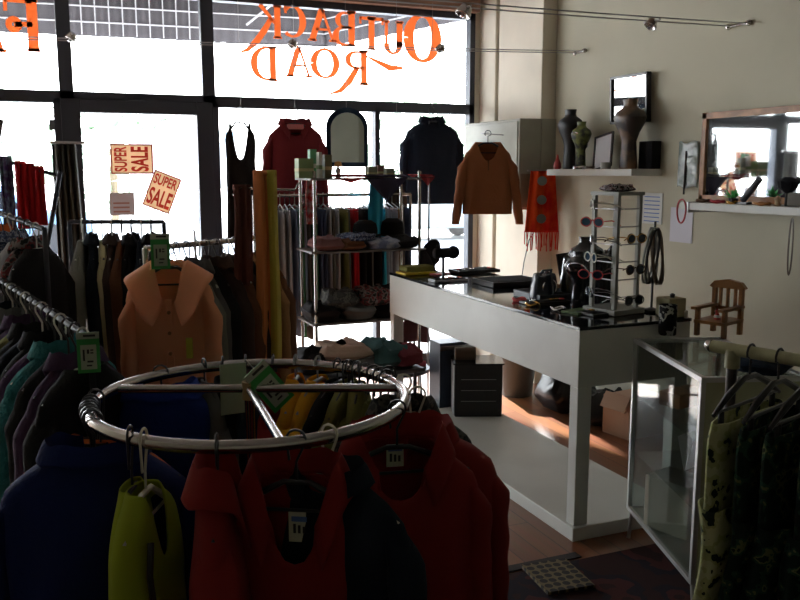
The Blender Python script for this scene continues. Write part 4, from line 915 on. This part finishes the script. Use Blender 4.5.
# --- black cabinet under the counter
t = thing('computer_tower', 'black box cabinet standing on the platform under the counter', 'cabinet', (2.33, 4.66, .064), R_(-22))
MB().b2((0, 0, 0), (.30, .24, .34)).build('body', mat('black_cab', (.014, .014, .016), .35), t, smooth=False, bevel=.005)
MB().b2((-.006, .0, .01), (0, .24, .33)).build('side_panel', mat('grey_side', (.22, .23, .24), .4), t, smooth=False)
MB().b2((-.01, -.008, .335), (.31, .245, .345)).build('lid', mat('black_lid', (.03, .03, .03), .2), t, smooth=False)
for k in range(3): MB().b2((.04, -.004, .24 - k * .07), (.26, 0, .243 - k * .07)).build('drawer_line', STEEL, t, smooth=False)
t = thing('wrapped_roll', 'grey-brown fabric roll lying on the black cabinet', 'roll', (2.38, 4.74, .452), R_(-22))
MB().tube([(-.01, 0, .0), (.12, 0, 0)], .042, 16).build('cloth', fab('fuzzy', (.12, .09, .07)), t)
t = thing('card_box', 'dark blue cardboard box behind the roll under the counter', 'box', (2.45, 4.88, .064), 0)
MB().b2((-.12, 0, 0), (.14, .16, .43)).build('carton', mat('darkblue_card', (.02, .03, .05), .5), t, smooth=False); MB().b2((-.12, -.002, .38), (.14, 0, .41)).build('stripe', SILVER, t, smooth=False)
# behind the counter
t = thing('waste_bin', 'grey see-through bin by the wall behind the counter', 'bin', (3.1, 5.2, 0)); MB().lathe([(.11, 0), (.14, .28), (.145, .29), (.135, .28), (.1, .01)], n=24).build('bucket', mat('bin_grey', (.10, .10, .09), .4), t)
for i, (x, y, w_, h_) in enumerate(((3.2, 4.72, .34, .26), (3.25, 4.35, .3, .2))):
    folded('black rubbish bag on the floorboards %s' % ('beside the grey bin' if i == 0 else 'nearer the counter leg'), (x, y, 0), w_, .34, h_, mat('bin_bag', (.008, .008, .009), .3), i, 51 + i, name='rubbish_bag', cat='bag')
t = thing('cardboard_box', 'open brown cardboard box against the wall behind the counter', 'box', (3.30, 4.12, 0), R_(8))
MB().b2((-.15, -.1, 0), (.14, .12, .24)).build('carton', CARD, t, smooth=False); MB().box((-.17, 0, .22), (.01, .2, .1), Matrix.Rotation(.5, 3, 'Y')).build('flap', CARD, t, smooth=False)
folded('white paper packing bundle on floor beside the cardboard box', (3.33, 4.45, 0), .2, .28, .14, PAPER, .3, 61, name='paper_bundle', cat='paper')
tag(MB().tube([at(520, 290, X=3.37), at(524, 262, X=3.36), at(529, 240, X=3.35), at(534, 232, X=3.36), at(540, 232, X=3.37)], .004, 6).build('power_cord', BLACKP), 'thin black cord hanging on the pilaster beside shawl', 'cord')

# --- on the counter top
zc = .951
def tray(px, py, w_, d_, h_, m, label, rz=0, name='jewellery_tray', contents=None):
    p = at(px, py, Z=zc); t = thing(name, label, 'tray', (p.x, p.y, zc), rz)
    MB().b2((-w_ / 2, -d_ / 2, 0), (w_ / 2, d_ / 2, h_)).build('case', m, t, smooth=False, bevel=.003)
    MB().b2((-w_ / 2 + .012, -d_ / 2 + .012, h_), (w_ / 2 - .012, d_ / 2 - .012, h_ + .002)).build('lining', BLACKV, t, smooth=False)
    if contents:
        rr = random.Random(int(px))
        for k in range(contents):
            x = rr.uniform(-w_ / 2 + .03, w_ / 2 - .03); y = rr.uniform(-d_ / 2 + .03, d_ / 2 - .03)
            MB().tube([(x + .012 * math.cos(q), y + .012 * math.sin(q), h_ + .006) for q in [k2 * PI / 5 for k2 in range(10)]], .003, 5, closed=True).build('ring', (SILVER, GOLD, REDINK)[k % 3], t)
    return t
blackcase = mat('black_case', (.02, .02, .022), .3)
tray(508, 284, .34, .26, .03, blackcase, 'flat black case in the middle of the counter', .0)
tray(556, 297, .36, .26, .035, mat('blueblack_case', (.015, .02, .03), .35), 'blue-black case left of the dark handbag on the counter', .0)
tray(474, 272, .30, .16, .02, blackcase, 'shallow black tray with red trinkets at counter far end', .0, contents=8)
tray(545, 303, .24, .10, .012, mat('brown_tray', (.05, .04, .035), .4), 'shallow brown tray at the counter front edge', .0, contents=5)
tray(598, 314, .16, .12, .012, mat('dark_tray', (.04, .04, .035), .4), 'shallow dark tray before the sunglasses stand', .1, contents=5)
tray(448, 281, .22, .10, .014, mat('white_tray', (.45, .45, .48), .4), 'small pale tray with silver rings at counter far end', .0, contents=10)
slab('folded_cloth_pack', 'olive folded pack lying on the counter far corner', 'pack', Vector((at(421, 270, Z=.98).x, 4.95, .985)), (.19, .12, .035), (0, 0, .0), OLIVE)
slab('yellow_booklet', 'yellow booklet under the olive pack on the counter', 'booklet', Vector((at(418, 273, Z=.96).x, 4.93, .959)), (.22, .14, .014), (0, 0, .05), mat('yellow_paper', (.6, .45, .03), .5))
slab('pink_booklet', 'pink and red booklet on the far end of counter', 'booklet', Vector((at(445, 275, Z=.956).x, 4.86, .956)), (.12, .09, .008), (0, 0, .3), mat('pink_paper', (.5, .12, .12), .5))
slab('green_booklet', 'dark green booklet on the counter before the sunglasses stand', 'booklet', Vector((at(582, 312, Z=.956).x, 3.27, .956)), (.14, .10, .008), (0, 0, .3), mat('green_paper', (.08, .12, .04), .5))
p = at(443, 282, Z=.951)
t = thing('bracelet_stand', 'black padded T-bar bracelet stand at counter far end', 'display stand', (p.x, p.y, zc), R_(-15))
MB().lathe([(.045, 0), (.045, .006), (.01, .012)], n=18).build('base', BLACKP, t); MB().tube([(0, 0, .01), (0, 0, .15)], .009).build('post', BLACKP, t)
MB().tube([(-.06, 0, .17), (-.05, 0, .17), (.06, 0, .175), (.075, 0, .175)], [.02, .03, .03, .036], 16).build('roll', BLACKV, t); MB().lathe([(.02, -.004), (.04, 0), (.02, .004)], (.06, 0, .175), 16, Matrix.Rotation(PI / 2, 3, 'X')).build('round_end', BLACKV, t)
# row of small ring displays behind tray
# sunglasses stand
sp = at(622, 318, Z=.951)
t = thing('sunglasses_stand', 'tall four-post grey sunglasses stand on the counter', 'display stand', (2.43, 3.22, zc), R_(10))
MB().b2((-.10, -.10, 0), (.10, .10, .025)).build('base', GREYP, t, smooth=False, bevel=.004)
SG = mat('stand_grey', (.25, .25, .22), .4)
for x in (-.07, .07):
    for y in (-.07, .07): MB().b2((x - .009, y - .009, .02), (x + .009, y + .009, .54)).build('post', SG, t, smooth=False)
MB().b2((-.085, -.085, .54), (.085, .085, .556)).build('cap', SG, t, smooth=False)
for k in range(6): MB().tube([(-.07, -.075, .08 + k * .08), (.07, -.075, .08 + k * .08)], .003, 5).build('rung', STEEL, t); MB().tube([(-.075, -.07, .08 + k * .08), (-.075, .07, .08 + k * .08)], .003, 5).build('rung', STEEL, t)
def make_sunglasses(m, lm, loc, rz, label, tilt=0):
    t = thing('sunglasses', label, 'sunglasses', loc, rz, 'sunglasses on the stand')
    t.rotation_euler = (tilt, 0, rz)
    for s in (-1, 1):
        MB().tube([(s * .034 + .026 * math.cos(q), -.005 * abs(s * .034 + .026 * math.cos(q)) / .06, .02 * math.sin(q)) for q in [k2 * PI / 8 for k2 in range(16)]], .0028, 5, closed=True).build('rim', m, t)
        MB().lathe([(0, -.001), (.024, -.001), (.024, .001), (0, .001)], (s * .034, 0, 0), 16, Matrix.Rotation(PI / 2, 3, 'X')).build('lens', lm, t)
        MB().tube([(s * .062, 0, .005), (s * .068, .05, .006), (s * .066, .1, -.004), (s * .064, .13, -.02)], .0026, 5).build('temple', m, t)
    MB().tube([(-.01, 0, .006), (0, -.002, .009), (.01, 0, .006)], .003, 5).build('bridge', m, t)
LENS = mat('dark_lens', (.02, .03, .05), .06, .3, .7); LENSB = mat('blue_lens', (.05, .10, .16), .08, .5)
cols = [('black', BLACKP), ('silver', SILVER), ('gold', GOLD), ('red', REDINK), ('brown', DBROWN), ('white', WHITEP)]
for k in range(6):
    cn, cm_ = cols[(k * 2 + 1) % 6]
    make_sunglasses(cm_, LENS if k % 2 else LENSB, (2.43 - .125, 3.22 + .01, zc + .10 + k * .08), R_((-112, -60, -100, -125, -70, -118)[k]), '%s sunglasses on window side of stand, %s row up from the base' % (cn, num[k]))
    if k in (1, 3, 5): continue
    cn, cm_ = cols[(k * 2) % 6]
    make_sunglasses(cm_, LENS, (2.43 + .02, 3.22 - .12, zc + .07 + k * .07), R_(10), '%s sunglasses on the near side of stand, %s row up from the base' % (cn, num[k]))
# trinkets atop stand
folded('small dark heap of bead bracelets on top of the sunglasses stand', (2.43, 3.22, zc + .557), .13, .13, .03, patt('bead_mix', (.02, .02, .02), (.2, .1, .1), (.35, .33, .35), 60), 0, 71, name='bead_heap', cat='beads')['kind'] = 'stuff'
# dark bags and jewellery left of the stand
def bag(c, w_, d_, h_, m, label, rz=0, seed=0):
    t = thing('handbag', label, 'handbag', c, rz)
    def f(u, v):
        a = 2 * PI * u; k = (1 - .30 * v ** 2) * (1 if v < .98 else .3); e = .7
        return (math.copysign(abs(math.cos(a)) ** e, math.cos(a)) * w_ / 2 * k, math.copysign(abs(math.sin(a)) ** e, math.sin(a)) * d_ / 2 * k * (1 + .2 * math.sin(a * 4 + seed)), h_ * v + .02 * noise.noise(Vector((u * 6, v * 4, seed))))
    MB().grid(f, 26, 14, True).build('bag', m, t, solid=.004)
    MB().tube([(-w_ * .25, 0, h_ * .9), (-w_ * .2, -.02, h_ * 1.10), (w_ * .2, -.02, h_ * 1.10), (w_ * .25, 0, h_ * .9)], .006).build('handle', m, t)
    MB().tube([(w_ * .3 * math.cos(q), -d_ * .4 , h_ * .5 + .04 * math.sin(q)) for q in [k2 * PI / 8 for k2 in range(16)]], .005, 5, closed=True).build('chain', SILVER, t)
bust(2.36, 3.40, zc, .27, mat('gloss_black', (.008, .008, .01), .15, 0, .7), 'glossy black necklace bust nearest the sunglasses stand', .6, .9)
bust(2.47, 3.50, zc, .33, mat('gloss_black', (.008, .008, .01), .15, 0, .7), 'taller glossy black necklace bust behind the nearest one', .9, .9)
for i, (x, y, cn, mt_) in enumerate(((2.22, 3.36, 'silver', SILVER), (2.18, 3.52, 'gold', GOLD), (2.20, 3.68, 'red', REDINK), (2.34, 3.24, 'silver', SILVER))):
    necklace(x, y, zc + .008, .045, mt_, '%s chain lying on the black glass counter top, %s' % (cn, ('before the necklace busts', 'left of the handbags', 'at the front edge by the trays', 'beside the stand base')[i]), sy=.7)
tag(MB().tube([(3.262, 2.99 + .012 * math.cos(a), 1.36 - .12 + (.14 if math.sin(a) > 0 else .13) * math.sin(a)) for a in [2 * PI * k / 20 for k in range(20)]], .004, 6, closed=True).build('necklace', mat('dark_beads', (.1, .07, .05), .3)), 'long dark necklace hanging from the near end of long shelf', 'necklace')
GLB = mat('black_leather', (.01, .01, .012), .22, 0, .6)
bag((2.52, 3.68, zc), .20, .10, .22, GLB, 'shiny black handbag on counter left of the sunglasses stand', .5, 1)
bag((2.33, 3.66, zc), .15, .10, .14, mat('navy_leather', (.015, .02, .035), .25, 0, .6), 'smaller navy handbag in front of the shiny black one', .2, 2)
bag((2.52, 3.40, zc), .16, .10, .27, GLB, 'tall black handbag directly behind the sunglasses stand', .9, 3)
slab('black_stand_card', 'black card display tilted behind the handbags', 'display card', (2.56, 3.80, zc + .11), (.16, .012, .22), (-.2, 0, .5), BLACKV)
folded('tan leather pouch at left of the black handbags', (2.50, 3.82, zc), .10, .08, .05, TAN, .2, 73, name='pouch', cat='pouch')
t = thing('necklace_tree', 'dark necklace stand hung with bead strings behind sunglasses', 'display stand', (2.60, 3.16, zc))
MB().lathe([(.04, 0), (.04, .01), (.008, .02)], n=14).build('base', BLACKP, t); MB().tube([(0, 0, .02), (0, 0, .42)], .006).build('post', BLACKP, t)
for k in range(5):
    a = k * 1.25; MB().tube([(math.cos(a) * .02 + .03 * math.cos(q), math.sin(a) * .02 + .03 * math.sin(q) * math.cos(a), .26 + .13 * math.sin(q)) for q in [j * PI / 9 for j in range(18)]], .006, 5, closed=True).build('bead_string', (mat('dark_beads', (.1, .07, .05), .3), STEEL, GREYP, BLACKP, mat('tan_beads', (.12, .08, .05), .4))[k], t)
t = thing('patterned_mug', 'black mug with pale pattern at the near end of the counter', 'mug', (2.36, 2.985, zc))
c_ = at(667, 335, Z=.895)
t.location = (c_.x, c_.y, .897)
MB().lathe([(.036, 0), (.038, .004), (.038, .13), (.034, .132), (.032, .12)], n=24).build('cup', patt('mug_pattern', (.012, .012, .014), (.012, .012, .014), (.3, .3, .28), 18), t)
t = thing('cream_box', 'cream square carton at the near end of the counter', 'box', (2.60, 3.02, zc))
MB().b2((-.05, -.04, 0), (.045, .05, .085)).build('carton', mat('cream_card', (.30, .28, .17), .7), t, smooth=False, bevel=.003); MB().lathe([(.01, .085), (.012, .1), (.004, .105)], n=10).build('knob', BLACKP, t)
tag(MB().lathe([(.008, 0), (.009, .03), (.005, .035)], (2.625, 2.955, zc), 10).build('lip_balm', WHITEP), 'tiny white tube standing at the counter corner', 'tube')

# --- glass display cabinet
gl = Vector((2.29, 2.87)); gn = Vector((2.065, 2.225)); dv = norm(gl - gn); pv = Vector((dv.y, -dv.x)); L = (gl - gn).length; Wd = .36
t = thing('glass_cabinet', 'aluminium-framed glass display cabinet at the near end of counter', 'display cabinet', (gn.x, gn.y, 0), math.atan2(pv.y, pv.x))
z0, z1 = .15, .89; fr = .009
for x in (0, Wd):
    for y in (0, L): MB().b2((x - fr, y - fr, z0), (x + fr, y + fr, z1)).build('upright', ALU, t, smooth=False)
for z in (z0, z1):
    g = MB(); g.b2((-fr, -fr, z - fr), (fr, L + fr, z + fr)); g.b2((Wd - fr, -fr, z - fr), (Wd + fr, L + fr, z + fr)); g.b2((0, -fr, z - fr), (Wd, fr, z + fr)); g.b2((0, L - fr, z - fr), (Wd, L + fr, z + fr)); g.build('rails', ALU, t, smooth=False)
MB().b2((.002, .01, z0), (.005, L - .01, z1)).build('side_glass', GLASS2, t, smooth=False); MB().b2((Wd - .005, .01, z0), (Wd - .002, L - .01, z1)).build('side_glass', GLASS2, t, smooth=False)
MB().b2((.01, L - .005, z0), (Wd - .01, L - .002, z1)).build('end_glass', GLASS2, t, smooth=False)
MB().b2((0, 0, z1 + .0), (Wd, L, z1 + .006)).build('top_glass', GLASS2, t, smooth=False)
MB().b2((.01, .002, z0), (Wd - .01, .012, z1)).build('end_panel', mat('cream_panel', (.42, .42, .27), .6), t, smooth=False)
MB().b2((0, 0, z0 - .012), (Wd, L, z0)).build('floor_panel', WHITEPAINT, t, smooth=False)
for k in range(2): MB().b2((.01, .015, .40 + k * .25), (Wd - .01, L - .01, .406 + k * .25)).build('glass_shelf', GLASS2, t, smooth=False)
for x in (.01, Wd - .01):
    for y in (.02, L - .01): MB().tube([(x, y, z0), (x, y + (.03 if y > .1 else -.03), 0)], .009, 8).build('leg', ALU, t)
def in_cab(x, y, z): q = gn + pv * x + dv * y; return Vector((q.x, q.y, z))
t = thing('doll_head_stand', 'dark rounded display head on the cabinet floor', 'display head', in_cab(.2, .34, .151)); MB().lathe([(.035, 0), (.03, .04), (.02, .07), (.04, .11), (.045, .15), (.03, .19), (.001, .2)], n=16).build('head', BLACKV, t)
t = thing('brass_bowl', 'shiny brass bowl on the upper glass shelf of the cabinet', 'bowl', in_cab(.15, .12, .657)); MB().lathe([(.02, 0), (.05, .03), (.055, .045), (.048, .042), (.018, .012)], n=18).build('bowl', GOLD, t)
t = thing('red_pot', 'small red pot on upper cabinet shelf beside the brass bowl', 'pot', in_cab(.22, .28, .657)); MB().lathe([(.025, 0), (.04, .03), (.03, .07), (.02, .08)], n=18).build('pot', mat('red_pot', (.3, .06, .03), .4), t)
t = thing('white_card', 'pale folded card standing inside the cabinet', 'card', in_cab(.2, .45, .407), .3); MB().box((0, 0, .07), (.16, .003, .14), Matrix.Rotation(.25, 3, 'X')).build('front', PAPER, t, smooth=False); MB().box((0, .035, .07), (.16, .003, .14), Matrix.Rotation(-.25, 3, 'X')).build('back', PAPER, t, smooth=False)
t = thing('earring_display', 'pale jewellery display with rings on lower cabinet shelf', 'display', in_cab(.15, .2, .407)); MB().lathe([(.05, 0), (.05, .01), (.03, .05), (.015, .09)], n=16).build('cone', WHITEP, t); MB().tube([(.033 * math.cos(q), .033 * math.sin(q), .045) for q in [k2 * PI / 8 for k2 in range(16)]], .004, 5, closed=True).build('ring', SILVER, t)
t = thing('white_carton', 'large white carton on the floor panel of the glass cabinet', 'box', in_cab(.14, .42, .151), .3); MB().b2((-.08, -.06, 0), (.09, .14, .22)).build('carton', WHITEP, t, smooth=False, bevel=.004)
t = thing('wooden_box', 'reddish wooden box on the upper glass shelf of the cabinet', 'box', in_cab(.15, .52, .657), .2); MB().b2((-.09, -.05, 0), (.09, .05, .06)).build('case', ORANGEW, t, smooth=False, bevel=.003)
# doll chair on top
cp = at(716, 335, Z=.897)
t = thing('doll_chair', 'small orange-wood toy armchair standing on the glass cabinet', 'toy chair', (cp.x + .01, cp.y, .897), R_(-70)); t.scale = (1.35, 1.8, 1.16)
for x in (-.045, .045):
    MB().b2((x - .006, .035, 0), (x + .006, .048, .185)).build('back_post', GOLDWOOD, t, smooth=False); MB().b2((x - .006, -.045, 0), (x + .006, -.033, .10)).build('front_leg', GOLDWOOD, t, smooth=False)
    MB().b2((x - .010, -.06, .10), (x + .010, .046, .110)).build('armrest', GOLDWOOD, t, smooth=False)
MB().b2((-.052, -.048, .048), (.052, .048, .060)).build('seat', GOLDWOOD, t, smooth=False)
MB().prism([(-.06, .175), (-.045, .195), (0, .204), (.045, .195), (.06, .175), (.055, .17), (-.055, .17)], -.048, -.034, Matrix.Rotation(PI / 2, 4, 'X')).build('top_rail', GOLDWOOD, t, smooth=False)
MB().b2((-.045, .037, .088), (.045, .045, .1)).build('lower_rail', GOLDWOOD, t, smooth=False)
for x in (-.025, 0, .025): MB().b2((x - .004, .037, .1), (x + .004, .045, .175)).build('slat', GOLDWOOD, t, smooth=False)
t = thing('toy_figure', 'tiny red and white figure sitting in the toy armchair', 'figurine', (cp.x, cp.y, .957), R_(-28)); MB().lathe([(.012, 0), (.014, .02), (.007, .035), (.011, .045), (.001, .056)], n=12).build('body', mat('figure_red', (.5, .05, .04), .5), t); MB().lathe([(.0125, .012), (.0145, .02), (.011, .028)], n=12).build('sash', WHITEP, t)
# dark jacket lying on the cabinet
folded('dark blue bundled jacket lying on the cabinet right of toy chair', in_cab(.27, .10, .897), .26, .18, .06, fab('nightblue', (.012, .02, .035)), .5, 81)

# --- camouflage rack at right
a = at(712, 346, Z=1.13); b = Vector((1.86, 1.16, 1.13)); d_ = norm(b - a)
t = thing('clothes_rail', 'cream-painted rail of camouflage trousers at lower right', 'clothes rail', (a.x, a.y, 0))
CRM = mat('cream_enamel', (.40, .38, .22), .5, var=.2, vscale=20)
o_ = Vector((a.x, a.y, 0))
MB().tube([a - o_, b - o_], .017, 12).build('rail', CRM, t)
MB().lathe([(.0, -.02), (.014, -.015), (.018, 0), (.014, .01), (0, .012)], a - o_, 12, Matrix.Rotation(PI / 2, 3, 'X')).build('end_cap', CHROME, t)
pst = a + d_ * .06 - o_
MB().tube([pst, Vector((pst.x, pst.y, .02))], .014, 10).build('upright', mat('dark_post', (.06, .05, .05), .4), t)
MB().tube([pst + Vector((-.0, 0, .0)), pst + Vector((0, 0, -.05))], .02, 10).build('collar_joint', CRM, t)
q = b - o_; MB().tube([q, Vector((q.x, q.y, .02))], .014, 10).build('upright', CRM, t)
pr_ = Vector((d_.y, -d_.x, 0))
for s in (pst, q): MB().tube([Vector((s.x, s.y, .02)) - pr_ * .2, Vector((s.x, s.y, .02)) + pr_ * .2], .014).build('foot', CRM, t)
def trousers(p, rz, m, label, group, W=.36, L=.82, seed=0):
    t = thing('camouflage_trousers', label, 'trousers', p, rz, group)
    h = MB(); hanger(h, .36, r=.008); h.tube([(-.14, 0, -.15), (-.14, 0, -.19)], .008); h.tube([(.14, 0, -.15), (.14, 0, -.19)], .008); h.build('hanger', BLACKP, t)
    MB().grid(lambda u, v: (math.cos(2 * PI * u) * W / 2 * (1 + .08 * min(v * 6, 1)), math.sin(2 * PI * u) * .03 * (1 + .3 * math.sin(6 * PI * u + seed)), -.175 - .24 * v), 30, 8, True).build('waist', m, t, solid=.004)
    for s in (-1, 1):
        MB().grid(lambda u, v, s=s: (s * (W * .27 + .012 * v) + math.cos(2 * PI * u) * (W * .29 - .02 * v), math.sin(2 * PI * u) * .042 * (1 + .25 * math.sin(8 * PI * u + seed + v * 3)) + .012 * math.sin(v * 6 + seed), -.40 - (L - .4) * v), 26, 14, True).build('trouser_leg', m, t, solid=.004)
rza = math.atan2(pr_.y, pr_.x)
lb = ['yellow-green camouflage trousers, first at the far end of the cream rail', 'dark camouflage trousers, second on the cream rail', 'dark camouflage trousers, third on the cream rail', 'dark camouflage trousers, fourth on the cream rail', 'yellow-green camouflage trousers, fifth on the cream rail', 'dark camouflage trousers, sixth on the cream rail']
for i in range(6):
    p = a + d_ * (.11 + i * .075); p.z += .018
    trousers(p, rza + .12 * math.sin(i * 3), (CAMOY, CAMO, CAMO, CAMO, CAMOY, CAMO)[i], lb[i], 'camouflage trousers on the cream rail', seed=i)
